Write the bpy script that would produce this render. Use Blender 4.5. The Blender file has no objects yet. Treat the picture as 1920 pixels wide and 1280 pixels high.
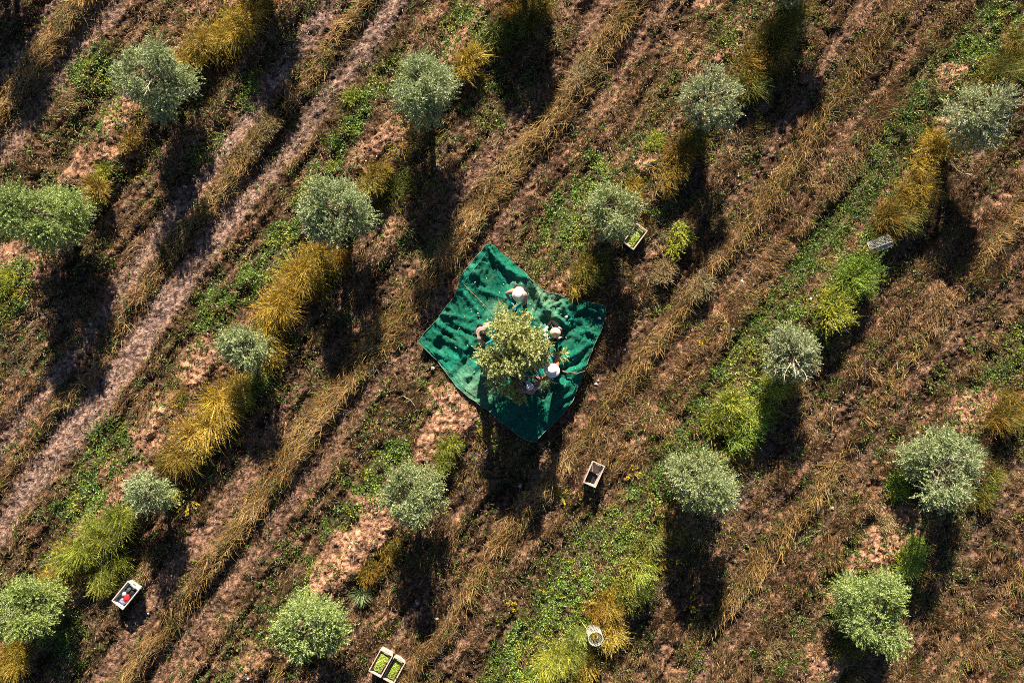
import bpy, math, random
import numpy as np
from mathutils import Vector, Matrix, geometry

SC = bpy.context.scene
COL = SC.collection
# ------------------------------------------------------------------ camera, sky, sun, exposure
HC, PPM = 23.33, 64.0                      # drone height in metres, photo pixels per metre on the ground
cam = bpy.data.objects.new("camera", bpy.data.cameras.new("camera"))
COL.objects.link(cam)
cam.location = (0, 0, HC)
cam.data.sensor_width = 36.0
cam.data.lens = 28.0
cam.data.clip_end = 1000.0
SC.camera = cam
SUN_EL, SUN_AZ = math.radians(27.5), math.radians(-2.0)
wd = bpy.data.worlds.new("World"); SC.world = wd; wd.use_nodes = True
nt = wd.node_tree
sky = nt.nodes.new("ShaderNodeTexSky"); sky.sky_type = 'NISHITA'; sky.sun_disc = False
sky.sun_elevation = SUN_EL; sky.sun_rotation = SUN_AZ
sky.altitude = 900; sky.dust_density = 0.3; sky.air_density = 0.5
bg = nt.nodes["Background"]; bg.inputs[1].default_value = 0.05
nt.links.new(sky.outputs[0], bg.inputs[0])
sl = bpy.data.lights.new("sun", 'SUN'); sl.energy = 5.0; sl.angle = math.radians(0.5); sl.color = (1.0, 0.88, 0.70)
sun = bpy.data.objects.new("sun", sl); COL.objects.link(sun)
sun.rotation_euler = (-(math.pi / 2 - SUN_EL), 0, -SUN_AZ)
sun.location = (0, 30, 30)
SC.view_settings.view_transform = 'Standard'
SC.view_settings.look = 'None'
SC.view_settings.gamma = 1.0
SC.view_settings.exposure = 1.3
SC.render.engine = 'CYCLES'
SC.cycles.use_denoising = False
SC.cycles.max_bounces = 4; SC.cycles.diffuse_bounces = 2
SC.cycles.filter_width = 0.9

R = np.random.default_rng(7)
random.seed(7)

def W(px, py, z=0.0):
    f = (HC - z) / HC / PPM
    return (px - 960) * f, (640 - py) * f

# ------------------------------------------------------------------ noise
def _h(ix, iy, s):
    n = (ix.astype(np.int64) * 374761393 + iy.astype(np.int64) * 668265263 + s * 974634777) & 0xffffffff
    n = ((n ^ (n >> 13)) * 1274126177) & 0xffffffff
    n = (n ^ (n >> 16)) & 0xffffffff
    return n / 4294967295.0
def vn(x, y, s):
    x = np.asarray(x, float); y = np.asarray(y, float)
    ix = np.floor(x); iy = np.floor(y); fx = x - ix; fy = y - iy
    fx = fx * fx * (3 - 2 * fx); fy = fy * fy * (3 - 2 * fy)
    a = _h(ix, iy, s); b = _h(ix + 1, iy, s); c = _h(ix, iy + 1, s); d = _h(ix + 1, iy + 1, s)
    return (a * (1 - fx) + b * fx) * (1 - fy) + (c * (1 - fx) + d * fx) * fy
def fbm(x, y, f, o, s):
    t = 0; a = 0.5; n = 0
    for i in range(o):
        t = t + a * vn(x * f + 17.3 * i, y * f - 9.1 * i, s + i); n += a; a *= 0.55; f *= 2.03
    return t / n
def sst(a, b, x):
    t = np.clip((x - a) / (b - a), 0, 1); return t * t * (3 - 2 * t)
def G(x, s):
    return np.exp(-(x / s) ** 2)

# ------------------------------------------------------------------ field layout (rows run lower left to upper right)
ROW0, PITCH = 0.2, 6.4
def uvw(x, y):
    x = np.asarray(x, float); y = np.asarray(y, float)
    wob = (fbm(x, y, 0.16, 2, 51) - 0.5) * 0.7 + (fbm(x, y, 0.7, 2, 61) - 0.5) * 0.18
    v = 0.8 * x - 0.6 * y + wob
    u = 0.6 * x + 0.8 * y
    w = np.mod(v - ROW0 + PITCH / 2, PITCH) - PITCH / 2
    k = np.floor((v - ROW0 + PITCH / 2) / PITCH)
    return u, v, w, k
# patches: photo px centre, half length along the row, half width across (px), strength
SOIL = [(230,245,70,22,1.1),(150,310,60,30,.9),(90,500,60,40,.8),(25,490,45,40,.8),(735,262,55,26,1),(690,300,40,22,.9),(835,85,40,34,.9),
        (700,985,48,40,1.6),(655,1040,60,36,1.5),(610,1080,40,30,1.2),(845,775,60,40,1.3),(800,835,50,28,1.1),(370,680,70,34,.9),(290,790,70,34,.9),
        (225,880,50,30,.6),(480,1245,50,36,1.0),(1210,300,40,38,1.0),(1070,520,40,26,1),(1540,1235,70,46,1.2),(1670,1000,70,40,1.2),(1620,1060,40,24,1),(1830,770,60,34,1.2),
        (1790,150,46,34,1.1),(1770,240,60,22,.8),(1330,10,40,26,.8),(1300,990,30,24,1),(1090,500,26,20,.9),(720,430,40,26,.8),(1250,960,30,26,.8),(1000,240,40,30,.4),(60,250,60,40,.5),(1560,1120,30,16,.7),
        (1290,300,30,20,.9),(1105,545,30,20,.7),(860,120,26,22,.9),(440,30,30,16,.8)]
WEED = [(1560,560,110,50,1.3),(1500,590,90,36,1.0),(1400,700,80,50,1.0),(1360,760,50,40,.9),(1170,1010,110,46,1.3),(1080,1110,80,60,1.3),(1010,1190,60,50,1.1),(1000,1250,60,40,1.2),
        (1060,400,80,34,1.2),(1110,340,60,30,.9),(700,900,110,24,.9),(640,970,60,20,.8),(560,1120,80,36,.8),(690,200,90,30,.9),(640,260,50,30,.6),(590,340,70,32,.9),
        (510,480,90,40,.9),(400,590,60,40,.7),(210,830,70,50,.6),(180,930,70,50,.8),(110,1170,50,60,.9),(180,150,60,50,.8),(220,220,50,30,.9),(20,550,60,40,1.0),(870,70,60,40,1.0),
        (1890,60,60,40,1.5),(1840,100,50,60,.9),(1640,440,60,36,1.2),(1600,470,70,30,1.1),(1700,900,50,30,.9),(1240,380,30,30,.5),(1740,280,40,26,.9),(930,210,90,50,.5),(760,460,40,70,.5),
        (1080,440,40,24,.9),(1290,440,30,24,.7),(1350,100,90,50,.5),(1100,690,40,30,.3),(1330,860,40,40,.8),(1200,950,60,36,.9),(470,160,60,30,.6),(380,280,60,30,.6),(560,230,60,20,.3),(1500,1180,60,30,.4),(750,860,40,24,.7)]
def patches(x, y, lst, sd):
    r = np.zeros_like(x)
    jx = (fbm(x, y, 1.3, 3, sd) - 0.5) * 0.9; jy = (fbm(x, y, 1.3, 3, sd + 40) - 0.5) * 0.9
    for px, py, a, b, s in lst:
        cx, cy = W(px, py)
        dx, dy = x - cx + jx, y - cy + jy
        l = (0.6 * dx + 0.8 * dy) / (a / PPM); q = (0.8 * dx - 0.6 * dy) / (b / PPM)
        r = np.maximum(r, s * np.exp(-(l * l + q * q) ** 1.5 * 0.7))
    return r
GRN = {-2: .45, -1: .5, 0: .75, 1: 1.55, 2: .85}
TRK = {-4: .5, -3: .62, -2: 1.0, -1: .70, 0: .52, 1: .55, 2: .55, 3: .45}
def masks(x, y):
    x = np.asarray(x, float); y = np.asarray(y, float)
    u, v, w, k = uvw(x, y)
    def lut(kk): return np.vectorize(lambda q: TRK.get(int(q), .3))(kk) if kk.size < 50 else np.array([TRK.get(q, .3) for q in range(-12, 13)])[np.clip(kk.astype(int) + 12, 0, 24)]
    ta = lut(k); tb = lut(k - 1)
    n1 = fbm(u * .5, v * 1.3, 0.6, 3, 3); n2 = .5 * fbm(x, y, 1.7, 3, 9) + .5 * fbm(u * .3, v, 1.9, 3, 19); n3 = fbm(u * .5, v, 0.42, 2, 77)
    ln = .55 * fbm(u * .09, v, 1.5, 3, 801) + .45 * fbm(u * .16, v, 3.1, 3, 811)       # plough and mowing lines along the rows
    ln = np.clip(.5 + (ln - .5) * 1.35, 0, 1)
    cl = sst(.40, .60, .50 * fbm(x, y, 2.8, 3, 201) + .50 * ln)
    grow = np.array([GRN.get(q, .55) for q in range(-12, 13)])[np.clip(k.astype(int) + 12, 0, 24)]
    n0 = fbm(x, y, 4.5, 3, 13)
    t1 = G(w - 2.35, 0.42) * ta * (0.35 + 1.2 * n1); t2 = G(w + 2.6, 0.45) * tb * (0.45 + 1.1 * n1)
    trk = np.clip(sst(0.20, 0.92, np.maximum(t1, t2) + (n2 - 0.5) * 0.35 + (n0 - 0.5) * 0.22), 0, 1)
    aw = np.where(w > 0, w, w + PITCH); lane = np.where(w > 0, k, k - 1)
    ridge = sst(0.3, 0.85, G(aw - 3.12, 0.42) * np.where(np.abs(lane + 1) < .1, .5 + 1.0 * n3, .18 + 1.15 * n3) + (n2 - 0.5) * 0.55)
    bare = sst(0.30, 0.75, G(w + 0.35, 0.6) * (0.15 + 0.9 * n1) * 0.8 + (n2 - 0.5) * 0.35)
    bare = np.maximum(bare * 0.75, sst(0.22, 1.1, patches(x, y, SOIL, 101) + (n2 - 0.5) * 0.5 + (n0 - 0.5) * 0.3))
    shade = sst(0.35, 0.9, G(w - 1.15, 0.7) * (0.2 + 1.0 * n3) + (n2 - 0.5) * 0.6 + (n0 - .5) * .4)      # worn furrow beside each row
    green = sst(0.22, 0.8, G(w + .85, 0.75) * (0.2 + 1.0 * n3) * grow + (n2 - 0.5) * 0.5)
    green = np.maximum(green * np.where(k > .5, .9, .7), sst(0.2, 0.85, patches(x, y, WEED, 151) + (n2 - 0.5) * 0.75))
    green *= (1 - 0.75 * bare)
    dry = np.clip(1.0 - 0.93 * trk - 0.9 * bare - 0.45 * shade, 0.0, 1)
    # the interrows right of the net hold a denser mat of dead grass
    heavy = sst(-2.0, 4.5, v)
    return dict(u=u, v=v, w=w, k=k, trk=trk, ridge=ridge, bare=bare, furrow=shade, green=green, dry=dry, heavy=heavy, n1=n1, n2=n2, n3=n3, n0=n0, ln=ln, cl=cl, lane=lane)
def hgt(x, y, m=None):
    if m is None: m = masks(x, y)
    w = m['w']
    h = 0.20 * sst(-1.6, -0.2, w) * (1 - sst(0.25, 0.75, w)) * (0.5 + m['n1'])
    h = h + 0.09 * m['bare'] + 0.12 * m['ridge'] + m['dry'] * (0.09 * (m['cl'] - .5) + .26 * (m['ln'] - .5)) - 0.05 * m['trk'] - 0.04 * m['furrow']
    h = h + (m['n2'] - 0.5) * 0.12 + (m['n1'] - 0.5) * 0.25
    return h
def hz(x, y):
    return float(hgt(np.array([x] * 60, float), np.array([y] * 60, float))[0])

# ------------------------------------------------------------------ mesh helpers
def tag(o, label=None, cat=None, group=None, kind=None):
    if label: o['label'] = label
    if cat: o['category'] = cat
    if group: o['group'] = group
    if kind: o['kind'] = kind
    return o
def link(name, me, mat, parent=None):
    o = bpy.data.objects.new(name, me); COL.objects.link(o)
    if mat is not None: me.materials.append(mat)
    if parent is not None: o.parent = parent
    return o
def empty(name, loc, rz=0.0, label=None, cat=None, group=None):
    o = bpy.data.objects.new(name, None); COL.objects.link(o)
    o.location = loc; o.rotation_euler = (0, 0, rz); o.empty_display_size = 0.2
    return tag(o, label, cat, group)
def npmesh(name, co, loops, starts, mat, col=None, parent=None, smooth=False):
    me = bpy.data.meshes.new(name)
    me.vertices.add(len(co)); me.vertices.foreach_set('co', np.ascontiguousarray(co, dtype=np.float32).ravel())
    me.loops.add(len(loops)); me.loops.foreach_set('vertex_index', np.ascontiguousarray(loops, dtype=np.int32))
    me.polygons.add(len(starts)); me.polygons.foreach_set('loop_start', np.ascontiguousarray(starts, dtype=np.int32))
    if smooth: me.polygons.foreach_set('use_smooth', np.ones(len(starts), dtype=bool))
    me.update(calc_edges=True)
    if col is not None:
        a = me.attributes.new('tint', 'FLOAT_COLOR', 'POINT')
        c = np.ones((len(co), 4), dtype=np.float32); c[:, :3] = col
        a.data.foreach_set('color', c.ravel())
    return link(name, me, mat, parent)
class MB:
    """collects polygons for one mesh object"""
    def __init__(s): s.v = []; s.f = []
    def add(s, vs, fs):
        b = len(s.v); s.v += [tuple(q) for q in vs]; s.f += [tuple(b + i for i in f) for f in fs]; return s
    def box(s, c, d, M=None):
        x, y, z = d[0] / 2, d[1] / 2, d[2] / 2
        vs = [Vector((c[0] + i * x, c[1] + j * y, c[2] + k * z)) for k in (-1, 1) for j in (-1, 1) for i in (-1, 1)]
        if M is not None: vs = [M @ q for q in vs]
        return s.add(vs, [(0, 2, 3, 1), (4, 5, 7, 6), (0, 1, 5, 4), (2, 6, 7, 3), (0, 4, 6, 2), (1, 3, 7, 5)])
    def tube(s, pts, rad, n=6, cap=True):
        pts = [Vector(p) for p in pts]
        if not hasattr(rad, '__len__'): rad = [rad] * len(pts)
        vs = []; fs = []
        for i, p in enumerate(pts):
            t = (pts[min(i + 1, len(pts) - 1)] - pts[max(i - 1, 0)])
            t = t.normalized() if t.length > 1e-9 else Vector((0, 0, 1))
            a = t.orthogonal().normalized() if abs(t.z) > .95 else t.cross(Vector((0, 0, 1))).normalized()
            b = t.cross(a)
            for k in range(n):
                q = 2 * math.pi * k / n
                vs.append(p + (a * math.cos(q) + b * math.sin(q)) * rad[i])
        for i in range(len(pts) - 1):
            for k in range(n):
                fs.append((i * n + k, i * n + (k + 1) % n, (i + 1) * n + (k + 1) % n, (i + 1) * n + k))
        if cap:
            fs.append(tuple(range(n))[::-1]); fs.append(tuple((len(pts) - 1) * n + k for k in range(n)))
        return s.add(vs, fs)
    def lathe(s, prof, n=20, M=None, sx=1.0, sy=1.0):
        vs = []; fs = []
        for r, z in prof:
            for k in range(n):
                q = 2 * math.pi * k / n
                p = Vector((r * math.cos(q) * sx, r * math.sin(q) * sy, z)); vs.append(M @ p if M is not None else p)
        for i in range(len(prof) - 1):
            for k in range(n):
                fs.append((i * n + k, i * n + (k + 1) % n, (i + 1) * n + (k + 1) % n, (i + 1) * n + k))
        return s.add(vs, fs)
    def ball(s, c, r, n=10, M=None):
        c = Vector(c); r = (r, r, r) if not hasattr(r, '__len__') else r
        vs = []; fs = []; m = n // 2 + 1
        for i in range(m + 1):
            a = math.pi * i / m
            for k in range(n):
                b = 2 * math.pi * k / n
                p = Vector((math.sin(a) * math.cos(b) * r[0], math.sin(a) * math.sin(b) * r[1], math.cos(a) * r[2]))
                if M is not None: p = M @ p
                vs.append(c + p)
        for i in range(m):
            for k in range(n): fs.append((i * n + k, (i + 1) * n + k, (i + 1) * n + (k + 1) % n, i * n + (k + 1) % n))
        return s.add(vs, fs)
    def build(s, name, mat, parent=None, smooth=True):
        me = bpy.data.meshes.new(name); me.from_pydata(s.v, [], s.f)
        if smooth: me.polygons.foreach_set('use_smooth', [True] * len(me.polygons))
        me.update()
        return link(name, me, mat, parent)

# ------------------------------------------------------------------ materials
def mat(name, rgb=None, rough=0.85, tint=False, noise=0.0, nscale=8.0, trans=0.0, bump=0.0, spec=0.25, metal=0.0):
    m = bpy.data.materials.new(name); m.use_nodes = True; t = m.node_tree; N = t.nodes; L = t.links
    p = N["Principled BSDF"]; p.inputs['Roughness'].default_value = rough; p.inputs['Metallic'].default_value = metal
    p.inputs['Specular IOR Level'].default_value = spec
    if tint:
        a = N.new('ShaderNodeAttribute'); a.attribute_name = 'tint'; c = a.outputs['Color']
    else:
        q = N.new('ShaderNodeRGB'); q.outputs[0].default_value = (*rgb, 1); c = q.outputs[0]
    if noise > 0:
        tc = N.new('ShaderNodeTexCoord'); nz = N.new('ShaderNodeTexNoise'); nz.inputs['Scale'].default_value = nscale; nz.inputs['Detail'].default_value = 5
        L.new(tc.outputs['Object'], nz.inputs['Vector'])
        mr = N.new('ShaderNodeMapRange'); mr.inputs[1].default_value = 0.25; mr.inputs[2].default_value = 0.75
        mr.inputs[3].default_value = 1 - noise; mr.inputs[4].default_value = 1 + noise
        L.new(nz.outputs[0], mr.inputs[0])
        mx = N.new('ShaderNodeMix'); mx.data_type = 'RGBA'; mx.blend_type = 'MULTIPLY'; mx.inputs['Factor'].default_value = 1
        L.new(c, mx.inputs[6]); L.new(mr.outputs[0], mx.inputs[7]); c = mx.outputs[2]
        if bump > 0:
            bp = N.new('ShaderNodeBump'); bp.inputs['Strength'].default_value = 1; bp.inputs['Distance'].default_value = bump
            L.new(nz.outputs[0], bp.inputs['Height']); L.new(bp.outputs[0], p.inputs['Normal'])
    L.new(c, p.inputs['Base Color'])
    if trans > 0:
        tr = N.new('ShaderNodeBsdfTranslucent'); ms = N.new('ShaderNodeMixShader'); ms.inputs[0].default_value = trans
        L.new(c, tr.inputs[0]); L.new(p.outputs[0], ms.inputs[1]); L.new(tr.outputs[0], ms.inputs[2])
        L.new(ms.outputs[0], N['Material Output'].inputs[0])
    return m
M_ground = mat('soil', tint=True, noise=0.38, nscale=26.0, bump=0.035, rough=0.95, spec=0.1)
M_grass = mat('grass_blade', tint=True, rough=0.75, trans=0.22, spec=0.2)
M_leaf = mat('leaf', tint=True, rough=0.55, trans=0.20, spec=0.35)
M_bark = mat('bark', (0.16, 0.13, 0.10), noise=0.4, nscale=30)
M_stone = mat('stone', (0.50, 0.46, 0.41), noise=0.25, nscale=20)
M_clod = mat('clod', tint=True, rough=0.95, spec=0.1)
M_net = mat('net', tint=True, noise=0.30, nscale=16.0, rough=0.8, bump=0.02, trans=0.15, spec=0.2)
M_cord = mat('cord', (0.20, 0.26, 0.20), noise=.2)
M_white = mat('white_plastic', (0.80, 0.77, 0.73), rough=0.45, noise=0.08, nscale=12, trans=.25)
M_cream = mat('cream_plastic', (0.80, 0.69, 0.60), rough=0.5, noise=0.14, nscale=14, trans=.35)
M_wood = mat('wood', (0.36, 0.27, 0.15), noise=.3, nscale=18)
M_stick = mat('dead_wood', (0.30, 0.18, 0.11), noise=.35, nscale=22)
M_pale = mat('pale_wood', (0.45, 0.40, 0.32), noise=.25, nscale=22)
M_skin = mat('skin', (0.42, 0.22, 0.14), rough=0.55)
M_glove = mat('teal_rubber', (0.01, 0.40, 0.42), rough=0.45)
M_gwhite = mat('white_cotton', (0.72, 0.68, 0.62))
M_hat = mat('hat_white', (0.80, 0.77, 0.74), noise=.05, nscale=20)
M_straw = mat('straw', (0.72, 0.58, 0.38), noise=.12, nscale=40)
M_cap = mat('cap_white', (0.66, 0.66, 0.70), noise=.05)
M_hair = mat('hair', (0.018, 0.013, 0.012), rough=0.5)
M_eye = mat('eye', (0.03, 0.02, 0.02), rough=0.3)
M_lip = mat('lip', (0.35, 0.12, 0.10))
M_shoe = mat('shoe', (0.05, 0.04, 0.035))
M_rake = mat('orange_plastic', (0.75, 0.30, 0.03), rough=0.5)
M_wire = mat('mesh_plastic', (0.64, 0.64, 0.62), rough=0.5)

# ------------------------------------------------------------------ net outline
NETPX = [(911,461),(923,460),(958,489),(992,520),(1000,532),(1021,549),(1056,559),(1085,564),(1133,574),(1133,594),(1129,607),(1114,644),(1098,682),(1094,692),(1084,725),(1072,750),
         (1055,775),(1030,800),(1005,825),(997,828),(982,820),(959,804),(934,788),(916,766),(905,760),(863,729),(842,704),(822,679),(784,641),(800,621),(820,600),(837,577),(852,557),(861,534),(864,521),(885,492)]
NET = np.array([W(*p) for p in NETPX])
def in_poly(x, y, P):
    ins = np.zeros(x.shape, bool); j = len(P) - 1
    for i in range(len(P)):
        xi, yi = P[i]; xj, yj = P[j]
        c = ((yi > y) != (yj > y)) & (x < (xj - xi) * (y - yi) / (yj - yi + 1e-12) + xi)
        ins ^= c; j = i
    return ins

# ------------------------------------------------------------------ ground sheet
fx = np.arange(-19, 19.001, 0.038); fy = np.arange(-14, 14.501, 0.038)
ext = np.array([0.3, 0.8, 1.6, 3, 5, 8, 13, 20, 32, 50, 80, 130, 220, 380])
gx = np.concatenate([fx[0] - ext[::-1], fx, fx[-1] + ext]); gy = np.concatenate([fy[0] - ext[::-1], fy, fy[-1] + ext])
X, Y = np.meshgrid(gx, gy); X = X.ravel(); Y = Y.ravel()
m = masks(X, Y)
n4 = fbm(X, Y, 7.0, 3, 21); n5 = fbm(X, Y, 14.0, 2, 31); n6 = fbm(X, Y, 3.0, 3, 41)
rough_ = 0.40 + 0.5 * m['dry'] + 0.35 * m['bare']
Z = hgt(X, Y, m) + rough_ * ((n4 - 0.5) * 0.13 + (n5 - 0.5) * 0.07) + m['bare'] * (sst(.55, .75, n6) * 0.04)
fade = 1 - sst(19, 40, np.maximum(np.abs(X), np.abs(Y)))
Z += R.normal(0, .011, len(X)) * (.5 + .5 * m['dry'])
Z *= 0.2 + 0.8 * fade
def mixc(c, d, t): return c * (1 - t[:, None]) + np.asarray(d) * t[:, None]
c = np.tile(np.array([0.060, 0.035, 0.021]), (len(X), 1))
c = mixc(c, (0.27, 0.145, 0.088), sst(.47, .70, m['ln']) * .75)
c = mixc(c, (0.22, 0.125, 0.078), sst(.50, .70, n6) * .6)
c = mixc(c, (0.030, 0.050, 0.014), m['green'] * .8)
c = mixc(c, (0.12, 0.085, 0.072), m['furrow'] * .6)
c = mixc(c, (0.37, 0.200, 0.125), m['bare'] * (.75 + .25 * sst(.3, .6, n6)))
tk = np.where(np.abs(m['lane'] + 2.5) < .6, 1.0, 0.0)[:, None]                      # the travelled lane is paler and greyer than the others
c = c * (1 - .85 * m['trk'][:, None]) + .85 * m['trk'][:, None] * (tk * np.array([0.275, 0.178, 0.145]) + (1 - tk) * np.array([0.235, 0.135, 0.092]))
c *= ((0.30 + 1.4 * sst(.2, .8, n5)) * R.uniform(.5, 1.5, len(X)))[:, None]
nx, ny = len(gx), len(gy)
I = np.arange(nx * ny).reshape(ny, nx)
q = np.stack([I[:-1, :-1], I[:-1, 1:], I[1:, 1:], I[1:, :-1]], -1).reshape(-1)
ground = npmesh('ground', np.stack([X, Y, Z], 1), q, np.arange(0, len(q), 4), M_ground, c, smooth=True)
tag(ground, 'reddish brown orchard soil with wheel tracks between the tree rows', 'ground', kind='structure')

# ------------------------------------------------------------------ blades and leaves
def blades(base, az, L, wid, lean, droop, col, segs=1):
    n = len(base); d = np.stack([np.cos(az), np.sin(az)], 1); s = np.stack([-np.sin(az), np.cos(az)], 1)
    V = []; cs = []
    for i in range(segs + 1):
        t = i / segs
        hd = L * (lean * t + droop * 0.6 * t * t); zz = L * (np.sqrt(np.maximum(0, 1 - lean ** 2)) * t - droop * 0.75 * t * t)
        P = base.copy(); P[:, :2] += d * hd[:, None]; P[:, 2] += zz
        if i < segs:
            w = wid * (1 - t) ** 0.5 * .5
            A = P.copy(); A[:, :2] -= s * w[:, None]; B = P.copy(); B[:, :2] += s * w[:, None]; V += [A, B]
        else: V += [P]
    k = 2 * segs + 1
    V = np.stack(V, 1).reshape(-1, 3)
    o = (np.arange(n) * k)[:, None]; f = []; st = []; pos = 0
    for i in range(segs - 1): f += [2 * i, 2 * i + 1, 2 * i + 3, 2 * i + 2]; st.append(pos); pos += 4
    f += [2 * segs - 2, 2 * segs - 1, 2 * segs]; st.append(pos); pos += 3
    return V, (o + np.array(f)[None]).ravel(), (np.arange(n)[:, None] * pos + np.array(st)[None]).ravel(), np.repeat(col, k, 0)
def leaves(pos, dr, L, wid, col, flat=0.0, rng=R):
    n = len(pos)
    dr = dr / np.maximum(1e-6, np.linalg.norm(dr, axis=1))[:, None]
    r = rng.normal(size=(n, 3)); r[:, 2] *= (1 - flat)
    s = np.cross(dr, r + np.array([0, 0, flat])); s = np.cross(s, dr) if False else s
    if flat > 0: s = np.cross(dr, np.array([0, 0, 1.0]) + r * (1 - flat))
    s /= np.maximum(1e-6, np.linalg.norm(s, axis=1))[:, None]
    Lc = L[:, None]; w = wid[:, None] * .5
    V = np.stack([pos, pos + dr * Lc * .5 + s * w, pos + dr * Lc, pos + dr * Lc * .5 - s * w], 1).reshape(-1, 3)
    return V, np.arange(4 * n), np.arange(0, 4 * n, 4), np.repeat(col, 4, 0)
CRATES = [(1112.8,886.7),(241.6,1111),(715.5,1238.7),(739.5,1253.5),(1190,444)]
def scatter(n, dens, x0=-18.6, x1=18.6, y0=-13.4, y1=13.8, net=True):
    x = R.uniform(x0, x1, n); y = R.uniform(y0, y1, n); mm = masks(x, y)
    keep = R.random(n) < dens(x, y, mm)
    if net: keep &= ~in_poly(x, y, NET)
    for cx, cy in CRATES:
        ax, ay = W(cx, cy, .2); dx, dy = x - ax, y - ay; keep &= ~((np.abs(.5 * dx + .87 * dy) < .36) & (np.abs(.87 * dx - .5 * dy) < .21))
    x = x[keep]; y = y[keep]; mm = {a: b[keep] for a, b in mm.items()}
    return x, y, mm
def pal(cols, t, var=0.25):
    cols = np.array(cols); t = np.clip(t, 0, .9999) * (len(cols) - 1); i = t.astype(int); f = (t - i)[:, None]
    cc = cols[i] * (1 - f) + cols[i + 1] * f
    return cc * (1 + var * R.uniform(-1, 1, (len(t), 1))) * (1 + .08 * R.uniform(-1, 1, (len(t), 3)))
def merge(parts):
    V = []; F = []; S = []; C = []; vo = 0; lo = 0
    for v, f, s, c in parts:
        V.append(v); F.append(f + vo); S.append(s + lo); C.append(c); vo += len(v); lo += len(f)
    return np.concatenate(V), np.concatenate(F), np.concatenate(S), np.concatenate(C)
ROWANG = math.atan2(0.8, 0.6)

# dead grass mat
def d_dry(x, y, q):
    return q['dry'] * (0.16 + 0.84 * q['cl']) * (0.5 + 0.5 * q['heavy']) * (1 - .8 * q['green'])
x, y, q = scatter(1150000, d_dry)
n = len(x); flow = ROWANG + np.where(vn(x * 1.5, y * 1.5, 303) < .62, 0, math.pi) + (fbm(x, y, .9, 3, 301) - .5) * 4.0
az = flow + R.normal(0, .55, n)
cl = q['cl']; t = (.4 * fbm(x, y, .8, 3, 401) + .6 * fbm(q['u'] * .1, q['v'], 1.2, 3, 402)) * 0.8 + R.normal(0, .30, n)
L = (0.06 + 0.15 * R.random(n)) * (0.5 + .8 * cl)
colr = pal([(0.06, 0.042, 0.018), (0.105, 0.058, 0.026), (0.20, 0.112, 0.048), (0.33, 0.20, 0.080), (0.60, 0.43, 0.20)], t, .5)
b = np.stack([x, y, hgt(x, y, q) + cl * 0.03], 1)
v, f, s, cc = blades(b, az, L, R.uniform(.008, .019, n), R.uniform(.35, .95, n), R.uniform(0, .35, n), colr, 1)
tag(npmesh('dry_grass', v, f, s, M_grass, cc), 'matted rust and straw coloured dead grass over the field', 'grass', kind='stuff')

# combed straw ridges between the wheel tracks
def d_ridge(x, y, q): return np.clip(q['ridge'] * (1 - .8 * q['trk']) * (.3 + .7 * sst(.36, .58, fbm(x, y, 1.6, 3, 222))), 0, 1)
x, y, q = scatter(620000, d_ridge)
n = len(x); az = ROWANG + np.where(R.random(n) < .6, 0, math.pi) + (fbm(x, y, .9, 2, 331) - .5) * 2.4 + R.normal(0, .6, n)
colr = pal([(0.15, 0.095, 0.026), (0.33, 0.20, 0.065), (0.48, 0.31, 0.12), (0.60, 0.42, 0.19)], fbm(x, y, 1.2, 2, 431) * .9 + R.normal(0, .22, n), .3)
b = np.stack([x, y, hgt(x, y, q) + .02 + .1 * R.random(n) * q['ridge']], 1)
v, f, s, cc = blades(b, az, R.uniform(.18, .42, n), R.uniform(.008, .017, n), R.uniform(.6, .97, n), R.uniform(.1, .5, n), colr, 2)
tag(npmesh('straw_grass', v, f, s, M_grass, cc), 'ridges of long combed straw grass between the wheel tracks', 'grass', kind='stuff')

# olive-green short grass everywhere it still grows
def d_olive(x, y, q): return (1 - q['trk']) * (1 - q['bare']) * sst(.46, .64, fbm(x, y, 1.9, 3, 241)) * .8
x, y, q = scatter(330000, d_olive)
n = len(x); az = R.uniform(0, 6.283, n)
colr = pal([(0.035, 0.042, 0.012), (0.085, 0.085, 0.02), (0.17, 0.15, 0.04)], R.random(n), .3)
b = np.stack([x, y, hgt(x, y, q)], 1)
v, f, s, cc = blades(b, az, R.uniform(.10, .25, n), R.uniform(.010, .018, n), R.uniform(.3, .9, n), R.uniform(0, .4, n), colr, 1)
tag(npmesh('green_grass', v, f, s, M_grass, cc), 'short olive green grass growing through the dead mat', 'grass', kind='stuff')

# loose straw litter lying everywhere
x, y, q = scatter(300000, lambda x, y, q: np.clip(.18 + .55 * sst(.42, .66, fbm(x, y, 1.1, 3, 291)) - .25 * q['trk'] - .3 * q['bare'], 0.02, 1) * (.4 + 1.1 * q['ln']))
n = len(x)
colr = pal([(0.20, 0.12, 0.06), (0.44, 0.30, 0.155), (0.74, 0.56, 0.34)], R.random(n), .25)
b = np.stack([x, y, hgt(x, y, q) + R.uniform(.02, .09, n)], 1)
v, f, s, cc = blades(b, R.uniform(0, 6.283, n), R.uniform(.05, .17, n), R.uniform(.007, .013, n), R.uniform(.88, .99, n), R.uniform(0, .15, n), colr, 1)
tag(npmesh('straw_litter', v, f, s, M_grass, cc), 'loose pale straw litter strewn over the soil', 'litter', kind='stuff')

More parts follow.
